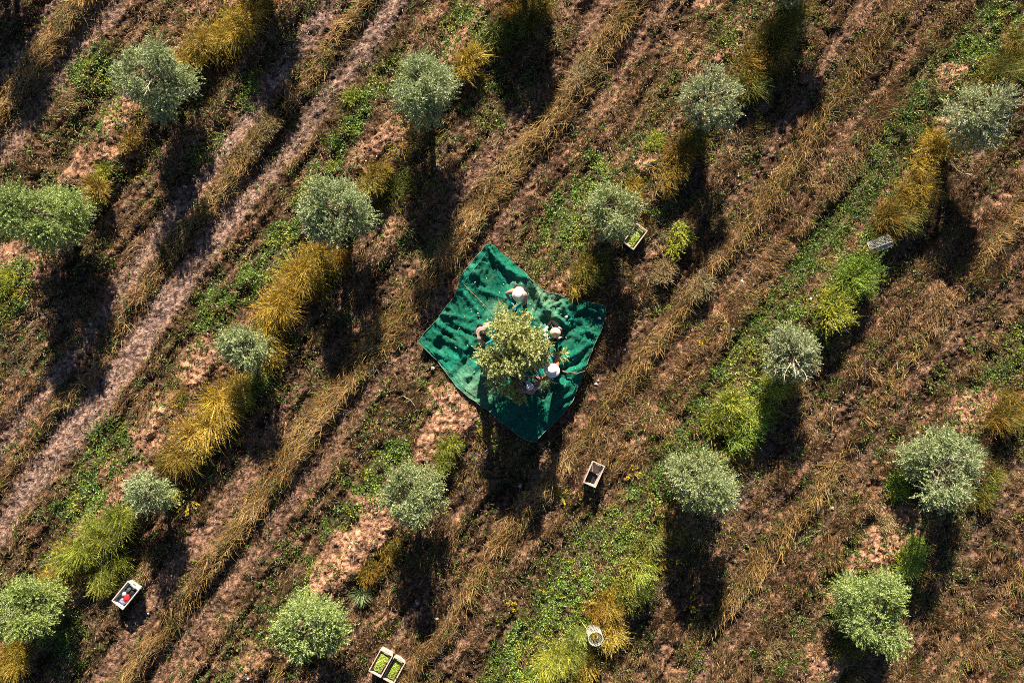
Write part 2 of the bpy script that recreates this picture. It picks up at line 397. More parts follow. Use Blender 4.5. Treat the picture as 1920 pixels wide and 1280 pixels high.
# ragged ochre and green scrub grass between the shrubs of each row
def d_scrub(x, y, q): return np.clip(G(q['w'] - .25, .62) * sst(.42, .68, .5 * q['n3'] + .5 * fbm(x, y, 1.2, 3, 711)) * (1 - .7 * q['bare']), 0, 1)
x, y, q = scatter(620000, d_scrub)
n = len(x); tone = np.clip(fbm(x, y, .8, 3, 721) * 1.1 - .05 + R.normal(0, .16, n), 0, 1)
colr = pal([(0.06, 0.085, 0.016), (0.17, 0.20, 0.03), (0.36, 0.27, 0.04), (0.52, 0.36, 0.06), (0.34, 0.19, 0.05)], tone, .5)
b = np.stack([x, y, hgt(x, y, q)], 1)
v, f, s, cc = blades(b, fbm(x, y, 1.4, 2, 731) * 14 + R.normal(0, .6, n), R.uniform(.12, .38, n), R.uniform(.007, .016, n), R.uniform(.2, .8, n), R.uniform(.05, .6, n), colr, 2)
tag(npmesh('scrub_grass', v, f, s, M_grass, cc), 'ragged ochre and green scrub grass along the tree rows', 'grass', kind='stuff')

# broad-leaved weeds: rosettes of small leaves
def d_weed(x, y, q): return np.clip(1.2 * q['green'] * sst(.32, .58, fbm(x, y, 3.2, 3, 261)) + .22 * (1 - q['trk']) * sst(.5, .62, fbm(x, y, 2.2, 3, 271)), 0, 1)
x, y, q = scatter(300000, d_weed)
per = 7; n = len(x) * per
vivid = np.repeat(sst(.3, .9, patches(x, y, WEED, 151)) , per)
x = np.repeat(x, per) + R.normal(0, .035, n); y = np.repeat(y, per) + R.normal(0, .035, n)
q = masks(x, y)
az = R.uniform(0, 6.283, n); el = R.uniform(-.1, .9, n)
dr = np.stack([np.cos(az) * np.cos(el), np.sin(az) * np.cos(el), np.sin(el)], 1)
colr = pal([(0.030, 0.060, 0.012), (0.085, 0.155, 0.026), (0.19, 0.31, 0.05), (0.36, 0.50, 0.10)], R.random(n) * .70 + .30 * vivid, .5) * (1 + np.outer(sst(.5, .7, fbm(x, y, 2.1, 2, 285)), [.55, .12, 0]))
pos = np.stack([x, y, hgt(x, y, q) + R.uniform(.01, .10, n)], 1)
v, f, s, cc = leaves(pos, dr, R.uniform(.03, .095, n), R.uniform(.012, .040, n), colr, flat=.4)
tag(npmesh('low_weeds', v, f, s, M_leaf, cc), 'bright green low weeds spreading beside the tree rows', 'weeds', kind='stuff')

# clods of soil on the mounds and gravel in the tracks
PH = (1 + 5 ** .5) / 2
ICO_V = np.array([(-1, PH, 0), (1, PH, 0), (-1, -PH, 0), (1, -PH, 0), (0, -1, PH), (0, 1, PH), (0, -1, -PH), (0, 1, -PH), (PH, 0, -1), (PH, 0, 1), (-PH, 0, -1), (-PH, 0, 1)]) / math.sqrt(1 + PH * PH)
ICO_F = np.array([(0,11,5),(0,5,1),(0,1,7),(0,7,10),(0,10,11),(1,5,9),(5,11,4),(11,10,2),(10,7,6),(7,1,8),(3,9,4),(3,4,2),(3,2,6),(3,6,8),(3,8,9),(4,9,5),(2,4,11),(6,2,10),(8,6,7),(9,8,1)])
def rocks(x, y, z, r, col):
    n = len(x); jit = 1 + R.uniform(-.35, .3, (n, 12, 1)); sc = R.uniform(.6, 1.3, (n, 1, 3)); sc[:, :, 2] *= .75
    V = ICO_V[None] * jit * sc * r[:, None, None] + np.stack([x, y, z], 1)[:, None]
    F = (np.arange(n) * 12)[:, None, None] + ICO_F[None]
    return V.reshape(-1, 3), F.ravel(), np.arange(0, n * 60, 3), np.repeat(col, 12, 0)
x, y, q = scatter(60000, lambda x, y, q: np.clip(q['bare'] * .5 * sst(.42, .75, fbm(x, y, 1.5, 2, 281)) + .04 * q['furrow'], 0, 1)); n = len(x)
r = .010 + .042 * R.random(n) ** 4
colr = pal([(0.22, 0.12, 0.078), (0.36, 0.205, 0.13), (0.48, 0.31, 0.22)], R.random(n), .2)
tag(npmesh('soil_clods', *[a for a in rocks(x, y, hgt(x, y, q) + r * .4, r, colr)[:3]], M_clod, np.repeat(colr, 12, 0)), 'reddish clods of turned soil on the row mounds', 'clods', kind='stuff')
x, y, q = scatter(60000, lambda x, y, q: np.clip(q['trk'] * .35 + .03 + .14 * q['furrow'] + .05 * q['bare'], 0, 1)); n = len(x)
r = .006 + .020 * R.random(n) ** 3
colr = pal([(0.22, 0.17, 0.15), (0.36, 0.29, 0.26), (0.72, 0.67, 0.61)], R.random(n) ** 1.3, .2)
tag(npmesh('gravel', *[a for a in rocks(x, y, hgt(x, y, q) + r * .5, r, colr)[:3]], M_clod, np.repeat(colr, 12, 0)), 'fine pinkish grey gravel scattered in the tracks', 'gravel', kind='stuff')
# @@OBJECTS

# ------------------------------------------------------------------ olive trees
def shoots_to_leaves(P, D, Ls, per, lw, cols, rng, droop=.35):
    """leafy shoots: P start, D direction, Ls length; returns leaf arrays and twig lines"""
    n = len(P); t = np.tile(np.linspace(.12, 1, per), n)[:, None] + rng.uniform(-.05, .05, (n * per, 1))
    Pr = np.repeat(P, per, 0); Dr = np.repeat(D, per, 0); Lr = np.repeat(Ls, per)[:, None]
    pos = Pr + Dr * Lr * t; pos[:, 2:] -= droop * Lr * t * t * .5
    dr = Dr * .8 + rng.normal(size=(n * per, 3)) * .55
    k = n * per; sh = np.repeat(rng.random(n), per)
    cc = np.array(cols); f = np.clip(sh * .55 + rng.random(k) * .45 , 0, .999) * (len(cols) - 1); i = f.astype(int); f = (f - i)[:, None]
    col = (cc[i] * (1 - f) + cc[np.minimum(i + 1, len(cols) - 1)] * f) * rng.uniform(.75, 1.2, (k, 1))
    return leaves(pos, dr, rng.uniform(lw[0] * .7, lw[0] * 1.2, k), rng.uniform(lw[1] * .7, lw[1] * 1.2, k), col, rng=rng)
SILVER = [(0.085, 0.106, 0.038), (0.282, 0.342, 0.15), (0.488, 0.564, 0.29), (0.716, 0.787, 0.479)]
GREEN = [(0.085, 0.115, 0.03), (0.255, 0.343, 0.099), (0.449, 0.557, 0.189), (0.633, 0.73, 0.318)]
LIME = [(0.11, 0.16, 0.03), (0.27, 0.36, 0.09), (0.43, 0.53, 0.17), (0.58, 0.66, 0.28)]
GREY = [(0.093, 0.106, 0.047), (0.299, 0.342, 0.17), (0.502, 0.549, 0.307), (0.725, 0.763, 0.492)]
YELL = [(0.10, 0.135, 0.04), (0.36, 0.40, 0.13), (0.68, 0.69, 0.27), (0.93, 0.90, 0.52)]
PALEY = [(0.085, 0.111, 0.043), (0.262, 0.321, 0.128), (0.459, 0.529, 0.257), (0.657, 0.69, 0.384)]
def olive(px, py, rpx, cols, label, h=None, dens=1.0, lobes=None, gap=None, seed=0, lw=(.056, .019), shoot=(.14, .34), nl=11, droop=.35, name='olive_tree', hollow=None, bare=0):
    rng = np.random.default_rng(1000 + seed)
    r = rpx / PPM * .85; h = h or (r * 1.3 + 1.15)
    zc = h - r * 1.05 if lobes is None else h - r * .95
    x, y = W(px, py, zc + .25); z0 = hz(x, y) - .03
    root = empty(name, (x, y, z0), 0, label, 'olive tree', 'olive trees in diagonal rows')
    if lobes is None:
        lobes = [(rng.normal(0, .12) * r, rng.normal(0, .12) * r, zc + r * .3, r * .48)]
        a0 = rng.uniform(0, 6.28)
        for i in range(nl):
            a = a0 + i * 6.283 / nl + rng.normal(0, .3); q = r * rng.uniform(.38, .68)
            if gap is not None and abs((a - gap + math.pi) % 6.283 - math.pi) < .5: q *= 1.15
            lobes.append((math.cos(a) * q, math.sin(a) * q, zc + rng.uniform(-max(.85, (zc - .62) / r), .5) * r, r * rng.uniform(.27, .47)))
    else:
        lobes = [(W(a, b, c)[0] - x, W(a, b, c)[1] - y, c - z0, d / PPM) for a, b, c, d in lobes]
    lob = np.array(lobes)
    tk = MB(); b0 = Vector((rng.normal(0, .05), rng.normal(0, .05), zc * .42)); rt = .05 + .035 * r
    tk.tube([(0, 0, -.1), (rng.normal(0, .02), rng.normal(0, .02), zc * .2), b0], [rt * 1.3, rt, rt * .85], 8)
    for lx, ly, lz, lr in lobes:
        e = Vector((lx, ly, lz)); mid = b0.lerp(e, .5) + Vector((rng.normal(0, .06), rng.normal(0, .06), .08))
        tk.tube([b0, mid, e], [rt * .55, rt * .38, rt * .16], 6)
        for _ in range(7):
            d = Vector(rng.normal(size=3)); d.z = abs(d.z) * .8; d.normalize()
            p = mid.lerp(e, rng.uniform(.2, 1)); tip = p + d * lr * rng.uniform(.7, 1.15)
            tk.tube([p, p.lerp(tip, .5) + Vector(rng.normal(0, .03, 3)), tip], [.014, .010, .004], 4)
    tk.build('trunk', M_bark, root)
    if bare:
        tw = MB()
        for _ in range(bare):
            a_ = rng.normal(-1.2, .9); e = Vector((math.cos(a_), math.sin(a_), rng.uniform(-.1, .55))).normalized(); p0 = Vector((0, 0, zc)) + e * r * .15
            p1 = p0 + e * r * .5 + Vector((0, 0, r * .35)); p2 = p1 + (e + Vector(rng.normal(0, .35, 3))) * r * .38
            tw.tube([p0, p0.lerp(p1, .5) + Vector(rng.normal(0, .04, 3)), p1, p2], [.022, .018, .013, .005], 5)
            for _ in range(3):
                q0 = p1.lerp(p2, rng.uniform(-.6, .7)); tw.tube([q0, q0 + (e * .6 + Vector(rng.normal(0, .6, 3))) * r * .22], [.010, .004], 4)
        tw.build('bare_branches', M_pale, root)
    # shoots
    area = (lob[:, 3] ** 2); ns = int(dens * 720 * area.sum() / .55)
    hol = [(math.cos(a_) * r * q_, math.sin(a_) * r * q_, r * w_) for a_, q_, w_ in [(rng.uniform(0, 6.28), rng.uniform(.05, .5), rng.uniform(.16, .26)) for _ in range(4)]]
    if gap is not None: hol.append((math.cos(gap) * r * .35, math.sin(gap) * r * .35, r * .30))
    li = rng.choice(len(lob), ns, p=area / area.sum())
    d = rng.normal(size=(ns, 3)); d[:, 2] = np.where(d[:, 2] < -.6, -d[:, 2], d[:, 2]); d /= np.linalg.norm(d, axis=1)[:, None]
    rr = lob[li, 3] * rng.random(ns) ** .5
    P = lob[li, :3] + d * rr[:, None] * np.array([1, 1, .85])
    keep = np.ones(ns, bool)
    for hx_, hy_, hr_ in (hol if hollow is None else [(W(a_, b_, 2)[0] - x, W(a_, b_, 2)[1] - y, c_ / PPM) for a_, b_, c_ in hollow]): keep &= (np.hypot(P[:, 0] - hx_, P[:, 1] - hy_) > hr_) | (P[:, 2] < (zc - .25 * r if hollow is None else 1.0)) | (rng.random(ns) < .12)
    P = P[keep]; d = d[keep]; ns = len(P)
    out = P.copy(); out[:, 2] = (P[:, 2] - zc) * .7; out /= np.maximum(.15, np.linalg.norm(out, axis=1))[:, None]
    D = out * .32 + d * .55 + rng.normal(size=(ns, 3)) * .42 + np.array([0, 0, .22]); D /= np.linalg.norm(D, axis=1)[:, None]
    v, f, s, c = shoots_to_leaves(P, D, rng.uniform(*shoot, ns), 24, lw, cols, rng, droop)
    npmesh('crown', v, f, s, M_leaf, c, root)
    return root
TREES = [
 (280,138,66,SILVER,'grey green olive tree with a dark gap in its crown, below golden broom',dict(gap=-.6,dens=1.15,bare=3,h=2.75,nl=15)),
 (72,402,78,GREEN,'wide bright green olive tree cut by the edge beside a rusty broom tuft',dict(dens=1.15,h=2.75,nl=15)),
 (795,158,68,SILVER,'silvery olive tree with a mustard broom tuft touching it, above a soil mound',dict(dens=1.15,h=2.85,nl=15)),
 (628,393,70,SILVER,'silvery olive tree across the dark furrow from the upper corner of the net',dict(dens=1.1,h=2.5,nl=13)),
 (452,652,47,SILVER,'small pale olive tree squeezed between two long golden broom thickets',dict()),
 (266,930,40,SILVER,'smallest round olive tree, between golden broom and a yellow flowered weed',dict()),
 (40,1150,64,LIME,'lime green olive tree cut by the edge of the photo, nearest the crate of clothes',dict()),
 (582,1172,68,GREEN,'tall pale green olive tree near the pair of crates full of olives',dict(dens=.95)),
 (773,930,66,PALEY,'dense round olive tree below the net, at the end of a bare clod mound',dict(dens=1.15)),
 (1150,390,58,PALEY,'yellow tinged olive tree with a crate of olives tucked under its crown',dict(dens=.95)),
 (1333,185,60,GREY,'pale grey olive tree between two rusty broom thickets',dict()),
 (1318,903,75,PALEY,'large pale green olive tree nearest the empty crate',dict(dens=1.05)),
 (1492,667,58,GREY,'thin olive tree showing bare pale twigs, among bright green weeds',dict(dens=.75, bare=4)),
 (1830,213,64,GREY,'sparse grey olive tree beside a dead branch and a shaded hollow',dict(dens=.7, bare=8)),
 (1780,880,76,SILVER,'large olive tree with a dark heart, above a tuft of green grass',dict(dens=.95,gap=4.2)),
 (1645,1150,78,GREEN,'cone shaped olive tree standing below crumbly clods, last in its row',dict(dens=.9,gap=4.9)),
]
for i, (a, b, r_, cset, lab, kw) in enumerate(TREES): olive(a, b, r_, cset, lab, seed=i, **kw)
# the tree that is being picked, at the centre of the net
olive(960, 655, 74, YELL, 'half stripped yellow green olive tree standing in the middle of the green net', h=2.75, seed=50, dens=1.3, hollow=[(975,664,11),(962,702,10),(986,694,11),(948,656,7),(930,682,6),(985,636,7),(1008,690,8)],
      lobes=[(950,604,2.0,15),(938,622,2.2,17),(956,632,2.35,18),(976,620,2.2,13),(999,640,2.3,17),(1012,652,2.1,14),(990,660,2.5,18),(1008,672,2.0,13),(962,655,2.0,17),(918,672,1.9,15),(904,662,1.8,8),(936,688,2.0,16),(955,682,2.3,13),(926,700,1.6,12),
             (975,688,2.0,14),(930,718,1.5,11),(950,722,1.2,11),(968,732,1.0,12),(975,742,.9,9),(984,598,1.7,8),(944,584,1.8,7),(992,684,2.0,9),(958,668,1.15,30),(985,655,1.15,26),(1048,664,1.4,7),(1020,712,1.3,7)], lw=(.06, .023), shoot=(.12, .27))
# neighbours just outside the frame whose shadows fall into it
for i, (a, b, lab) in enumerate([(470,-105,'olive tree just beyond the top edge, shading the pale wheel track'), (985,-95,'olive tree just beyond the top edge, shading the middle furrow'),
                                 (1512,-72,'olive tree just beyond the top edge, shading the dark broom thicket'), (-42,-105,'olive tree just beyond the top corner, shading the field edge')]):
    olive(a, b, 68, SILVER, lab, seed=70 + i)

# ------------------------------------------------------------------ broom and tall grass shrubs
GOLD = [(0.12, 0.078, 0.012), (0.40, 0.26, 0.03), (0.76, 0.50, 0.08), (0.9, 0.70, 0.22)]
RUST = [(0.10, 0.058, 0.012), (0.25, 0.14, 0.022), (0.43, 0.26, 0.045), (0.56, 0.38, 0.10)]
LEMON = [(0.12, 0.13, 0.016), (0.33, 0.34, 0.04), (0.58, 0.56, 0.08), (0.78, 0.73, 0.22)]
OLIV = [(0.05, 0.058, 0.012), (0.13, 0.14, 0.024), (0.25, 0.25, 0.045), (0.38, 0.36, 0.10)]
BRIGHT = [(0.07, 0.12, 0.018), (0.19, 0.29, 0.04), (0.36, 0.48, 0.08), (0.54, 0.62, 0.19)]
HAY = [(0.20, 0.13, 0.05), (0.36, 0.24, 0.10), (0.52, 0.37, 0.18), (0.64, 0.49, 0.27)]
def shrub(px, py, rpx, h, cols, label, seed, name='broom_shrub', cat='shrub', group='broom shrubs along the tree rows', dens=1.0, dirn=None, stiff=.25, leafy=False):
    rng = np.random.default_rng(3000 + seed)
    r = rpx / PPM * .84; h *= .86; x, y = W(px, py, h * .6); z0 = hz(x, y) - .02
    root = empty(name, (x, y, z0), 0, label, cat, group)
    n = int(1700 * dens * max(.25, r * r / .25)); n = min(n, 6000)
    # stems rise in several uneven clumps drawn out along the row
    ncl = max(4, int(6 + r * 10)); cu = rng.uniform(-1, 1, ncl) * r * 1.25; cw = rng.uniform(-1, 1, ncl) * r * .42
    cxy = np.stack([cu * .6 + cw * .8, cu * .8 - cw * .6], 1); sz = rng.uniform(.35, 1.0, ncl)
    ci = rng.choice(ncl, n, p=sz / sz.sum())
    bx = cxy[ci, 0] + rng.normal(0, .045 + r * .06, n); by = cxy[ci, 1] + rng.normal(0, .045 + r * .06, n)
    hs = (.25 + .85 * sz)[ci]; fl = rng.uniform(0, 6.28, ncl)[ci]
    az = np.where(rng.random(n) < .45, fl + rng.normal(0, .7, n), rng.uniform(0, 6.28, n))
    az = np.where(rng.random(n) < .30, -.75 + rng.normal(0, .6, n), az)
    if dirn is not None: az = np.where(rng.random(n) < .55, dirn + rng.normal(0, .45, n), az)
    L = h * hs * rng.uniform(.4, 1.25, n); lean = rng.uniform(.08, .62, n)
    sh = (rng.random(ncl)[ci] * .5 + rng.random(n) * .5); cc = np.array(cols); f = np.clip(sh, 0, .999) * (len(cols) - 1); i = f.astype(int); f = (f - i)[:, None]
    col = (cc[i] * (1 - f) + cc[np.minimum(i + 1, 3)] * f) * rng.uniform(.8, 1.2, (n, 1))
    oth = np.array(RUST if cols is GOLD else LEMON if cols is BRIGHT else OLIV if cols is not OLIV else RUST); mixm = (rng.random(ncl) < .25)[ci] & (cols is not HAY)
    col = np.where(mixm[:, None], oth[i] * (1 - f) + oth[np.minimum(i + 1, 3)] * f, col)
    hue = rng.random(ncl)[ci][:, None]; col = col * (1 - .35 * hue * np.array([1, .55, .2]))
    base = np.stack([bx, by, np.zeros(n)], 1)
    out = [blades(base, az, L, np.where(rng.random(n) < .12, .028, rng.uniform(.008, .017, n)), lean, rng.uniform(.05, 1.05 - stiff, n), col, 4)]
    # side sprigs near the tips
    k = n * (9 if leafy else 3); j = rng.integers(0, n, k); t = rng.uniform(.45, 1.0, k)
    hd = L[j] * (lean[j] * t + .2 * t * t); zz = L[j] * (np.sqrt(1 - lean[j] ** 2) * t - .3 * t * t)
    pos = np.stack([bx[j] + np.cos(az[j]) * hd, by[j] + np.sin(az[j]) * hd, np.maximum(zz, .02)], 1)
    dr = np.stack([np.cos(az[j]), np.sin(az[j]), .5 - t * .6], 1) + rng.normal(0, .55, (k, 3))
    out.append(leaves(pos, dr, rng.uniform(.045, .10, k) * (.7 if leafy else 1.2), rng.uniform(.008, .014, k) * (1.7 if leafy else 1), col[j] * rng.uniform(.8, 1.25, (k, 1)), rng=rng))
    v, f, s, c = merge(out)
    npmesh('stems', v, f, s, M_grass, c, root)
    return root
PI = math.pi
SHR = [
 (455,18,40,.9,GOLD,'golden broom shrub topmost of the hedge at the upper edge, above the first olive tree',None,0),
 (415,60,40,.95,GOLD,'golden broom shrub in the middle of the hedge above the grey green olive tree',None,0),
 (365,98,32,.8,GOLD,'golden broom shrub touching the crown of the grey green olive tree with the dark gap',None,0),
 (178,358,26,.75,RUST,'small rusty broom tuft beside the wide bright green olive tree',None,0),
 (195,328,13,.4,LEMON,'tiny lemon green tuft on the edge of the bare mound near the field edge',None,0),
 (240,272,18,.4,RUST,'low dull rusty tuft on the bare mound below the first olive tree',None,0),
 (880,112,25,.8,GOLD,'mustard broom tuft touching the upper edge of a silvery olive tree',None,0),
 (700,338,27,.75,GOLD,'mustard broom shrub touching the crown of the silvery olive tree near the net',None,0),
 (738,340,28,.8,OLIV,'olive green half of the broom pair between two silvery olive trees',None,0),
 (575,498,38,.95,GOLD,'golden broom shrub at the top of the long hedge under a silvery olive tree',None,0),
 (535,545,42,1.0,GOLD,'large golden broom shrub in the middle of the long hedge',None,0),
 (610,505,34,.85,OLIV,'shaded olive green broom shrub under the silvery olive tree by the net',None,0),
 (498,590,36,.9,GOLD,'drooping golden broom shrub just above the small pale olive tree',-.9,0),
 (502,655,24,.75,GOLD,'narrow golden broom fringe beside the small pale olive tree',-1.1,0),
 (475,722,30,.7,LEMON,'thin yellowish broom shrub just below the small pale olive tree',-1.2,0),
 (428,740,36,.95,GOLD,'golden broom shrub at the top of the hedge above the smallest olive tree',None,0),
 (385,795,44,1.05,GOLD,'largest golden broom shrub, fanning out over a deep shadow',None,0),
 (340,850,40,.95,GOLD,'golden broom shrub right above the smallest round olive tree',None,0),
 (315,925,18,.5,LEMON,'low lemon tuft squeezed against the smallest round olive tree',None,0),
 (218,985,36,.85,LEMON,'rounded yellow green broom shrub just below the smallest olive tree',None,0),
 (160,1020,42,.85,LEMON,'wide yellow green broom shrub in the thicket above the crate of clothes',None,0),
 (190,1062,38,.8,LEMON,'yellow green broom shrub with a straw plume, closest to the crate of clothes',-.8,0),
 (108,1075,36,.8,GOLD,'yellow broom shrub beside the lime green olive tree',None,0),
 (12,1238,36,.9,GOLD,'golden broom shrub cut by the photo edge below the lime green olive tree',None,0),
 (12,530,22,.5,LEMON,'yellow green weed clump on the mound below the wide bright green olive tree',None,0),
 (952,42,38,.8,OLIV,'olive yellow broom shrub at the top edge, before a long dark shadow',None,0),
 (1005,10,26,.7,OLIV,'dark green shrub cut by the top edge in shade',None,0),
 (1425,108,48,.95,RUST,'large rusty brown broom shrub above the pale grey olive tree',None,0),
 (1480,40,44,1.0,OLIV,'dark olive broom shrub at the top edge beside the big rusty one',None,0),
 (1405,155,28,.8,RUST,'rusty broom shrub touching the crown of the pale grey olive tree',None,0),
 (1285,280,34,.85,RUST,'rusty broom shrub below the pale grey olive tree, half in its shadow',None,0),
 (1262,325,26,.75,GOLD,'mustard broom shrub just above the gap beside the yellow tinged olive tree',-1.5,0),
 (1228,262,15,.4,LEMON,'tiny yellow tuft on the soil bank below the pale grey olive tree',None,0),
 (1105,498,32,.85,OLIV,'dark green grass shrub above the right part of the net',None,0),
 (1090,520,22,.7,GOLD,'orange grass tuft fringing the net beside bare soil',-1.5,0),
 (1180,358,20,.6,GOLD,'mustard sprig at the edge of the yellow tinged olive tree',None,0),
 (1740,290,36,.8,GOLD,'mustard broom shrub under the sparse grey olive tree',None,0),
 (1722,345,34,.85,GOLD,'golden broom shrub midway between the sparse grey olive tree and the mesh guard',None,0),
 (1668,410,34,.85,RUST,'rusty broom shrub closest to the fallen mesh guard',None,0),
 (1705,385,36,.9,RUST,'rusty broom shrub with pale plumes above the fallen mesh guard',-.6,0),
 (1598,520,38,.9,BRIGHT,'bright green feathery shrub below the fallen mesh guard',None,1),
 (1560,575,36,.8,LEMON,'yellow green feathery shrub just above the thin twiggy olive tree',None,1),
 (1448,728,32,.75,LEMON,'yellow orange shrub at the foot of the thin twiggy olive tree',None,0),
 (1352,770,36,.75,LEMON,'yellow green bush right above the large pale green olive tree',None,1),
 (1402,800,38,.8,BRIGHT,'green feathery bush next to the large pale green olive tree',None,1),
 (1895,105,36,.9,OLIV,'dark olive shrub at the edge of the photo over bright weeds',None,0),
 (1855,165,22,.6,OLIV,'small olive yellow tuft above the crown of the sparse grey olive tree',None,0),
 (1893,768,36,.85,RUST,'rusty grass shrub cut by the photo edge beside bare soil',None,0),
 (1700,1035,28,.7,BRIGHT,'tuft of vivid green grass beside the shadow of the dark hearted olive tree',None,0),
 (1588,1205,30,.75,OLIV,'dull olive shrub in the shade of the cone shaped olive tree',None,0),
 (1690,905,24,.5,BRIGHT,'low green grass tuft beside the dark hearted olive tree',None,0),
 (1855,915,30,.6,OLIV,'dark green shrub on the far side of the dark hearted olive tree',None,0),
 (1190,1085,40,.85,LEMON,'large yellow green shrub with drooping plumes above the upright mesh guard',-.9,1),
 (1205,1035,30,.7,OLIV,'dull green shrub at the upper end of the lower weed bank',None,1),
 (1140,1130,34,.8,GOLD,'golden shrub right above the upright mesh guard',None,0),
 (1140,1190,30,.8,GOLD,'golden shrub wrapped around the upright mesh guard',None,0),
 (1055,1230,46,.85,LEMON,'fan shaped yellow shrub at the bottom edge below the upright mesh guard',None,0),
 (1085,1262,30,.7,GOLD,'orange yellow shrub cut by the bottom edge next to the fan shaped one',None,0),
 (1010,1262,28,.6,BRIGHT,'green weed bush cut by the bottom edge',None,1),
 (730,1032,22,.55,RUST,'small rusty tuft on the lower edge of the big clod mound',None,0),
 (685,1075,22,.55,RUST,'small brown yellow tuft above the spiky green plant',None,0),
 (838,842,24,.5,LEMON,'yellow green tuft on the bare soil between net and dense round olive tree',None,0),
 (828,870,16,.4,LEMON,'small yellow tuft at the upper edge of the dense round olive tree',None,0),
 (340,745,15,.35,RUST,'small brown tuft on the pale mound beside the largest golden broom',None,0),
 (660,180,10,.45,LEMON,'single yellow green weed in the dry grass left of a silvery olive tree',None,1),
 (1272,447,24,.45,LEMON,'yellow leaved weed in the dry grass beside the crate under the tree',None,1),
 (1240,510,26,.45,HAY,'straw coloured grass clump on the shadow edge right of the net',None,0),
 (1310,535,26,.45,HAY,'straw coloured grass clump far right of the net in brown grass',None,0),
 (495,240,26,.45,HAY,'straw tussock between the two pale wheel tracks near the top',None,0),
 (470,275,22,.45,HAY,'second straw tussock on the ridge between the pale wheel tracks',None,0),
 (1090,130,26,.5,HAY,'straw and olive tussock in the middle of the upper field',None,0),
 (965,480,16,.35,HAY,'small straw tussock just above the folded corner of the net',None,0),
 (1665,975,16,.35,HAY,'pale dried tussock on the crumbly clods above the cone shaped tree',None,0),
 (1450,1220,26,.4,HAY,'straw tussock at the end of the grey track near the bottom edge',None,0),
]
for i, (a, b, r_, h_, cs, lab, dn, lf) in enumerate(SHR):
    hay = cs is HAY
    shrub(a, b, r_, h_, cs, lab, i, name='grass_tussock' if hay else 'broom_shrub', cat='tussock' if hay else 'shrub',
          group='straw tussocks in the dry grass' if hay else 'broom shrubs along the tree rows', dirn=dn, leafy=bool(lf))
# spiky rosette plant
def spiky(px, py, L, label):
    rng = np.random.default_rng(4); x, y = W(px, py, .2); root = empty('spiky_plant', (x, y, hz(x, y)), 0, label, 'plant')
    n = 110; az = rng.uniform(0, 6.28, n)
    v, f, s, c = blades(rng.normal(0, .03, (n, 3)) * [1, 1, 0], az, L * rng.uniform(.7, 1.1, n), rng.uniform(.018, .03, n), rng.uniform(.3, .9, n), rng.uniform(.05, .3, n), pal([(0.06, 0.10, 0.03), (0.20, 0.28, 0.10), (0.36, 0.44, 0.2)], rng.random(n)), 3)
    npmesh('blades', v, f, s, M_grass, c, root)
spiky(675, 1115, .50, 'spiky grey green rosette plant between the clod mound and a pale green olive tree')
# yellow flowered weeds: stalks set with small yellow flowers built from leaf shapes
def flower(px, py, L, n, label, seed):
    rng = np.random.default_rng(500 + seed); x, y = W(px, py, .2); root = empty('yellow_weed', (x, y, hz(x, y)), 0, label, 'weed', 'yellow flowered weeds')
    st = MB(); P = []; D = []
    for i in range(n):
        a = rng.uniform(0, 6.28); pts = [Vector((math.cos(a) * L * t * .8, math.sin(a) * L * t * .8, L * .75 * t * (1.3 - .6 * t))) for t in (0, .35, .7, 1)]
        st.tube(pts, [.008, .007, .005, .003], 4)
        for _ in range(34):
            t = rng.uniform(.3, 1); P.append((math.cos(a) * L * t * .8, math.sin(a) * L * t * .8, L * .75 * t * (1.3 - .6 * t))); D.append((math.cos(a) + rng.normal(0, .8), math.sin(a) + rng.normal(0, .8), rng.normal(.2, .3)))
    st.build('stalks', M_bark, root)
    k = len(P); v, f, s, c = leaves(np.array(P), np.array(D), rng.uniform(.03, .07, k), rng.uniform(.018, .03, k), pal([(0.30, 0.26, 0.02), (0.62, 0.48, 0.02), (0.75, 0.60, 0.05)], rng.random(k)), flat=.3, rng=rng)
    npmesh('flowers', v, f, s, M_leaf, c, root)
for i, (a, b, L, n, lab) in enumerate([(350,938,.5,12,'large yellow flowered weed next to the smallest round olive tree'),(1186,885,.28,7,'yellow flowered weed in brown grass near the empty crate'),(1052,930,.3,6,'yellow flowered weed on the edge of the long net shadow'),
        (1032,1118,.42,5,'long stalked yellow weed above the lower weed bank'),(1318,640,.16,5,'tiny yellow weed in the brown grass right of the net'),(1295,1135,.3,7,'yellow weed in the deep shadow below the large pale olive tree'),(528,688,.14,4,'tiny yellow flower spray at the tip of the golden broom fringe'),(958,1140,.2,5,'small yellow weed alone in the dry grass near the bottom middle')]):
    flower(a, b, L, n, lab, i)

# ------------------------------------------------------------------ net
def seg_d(x, y, a, b):
    ax, ay = a; bx, by = b; t = np.clip(((x - ax) * (bx - ax) + (y - ay) * (by - ay)) / ((bx - ax) ** 2 + (by - ay) ** 2), 0, 1)
    return np.hypot(x - ax - t * (bx - ax), y - ay - t * (by - ay)), (bx - ax) * (y - ay) - (by - ay) * (x - ax)
CRE = [((921,478),(955,510),.10),((955,510),(990,525),.09),((997,531),(1015,572),.10),((1040,690),(1085,660),.07),((1045,678),(1100,650),.08),((1060,700),(1090,684),.06),((1048,735),(1085,695),.08),((865,545),(900,590),.08),
       ((835,590),(880,600),.09),((822,628),(870,655),.08),((855,610),(885,650),.09),((1020,580),(1060,610),.1),((1050,570),(1070,600),.09),((1070,575),(1125,590),.07),((880,500),(905,530),.06),((900,545),(945,560),.07),((1085,600),(1120,640),.06),((1000,790),(1050,745),.05)]
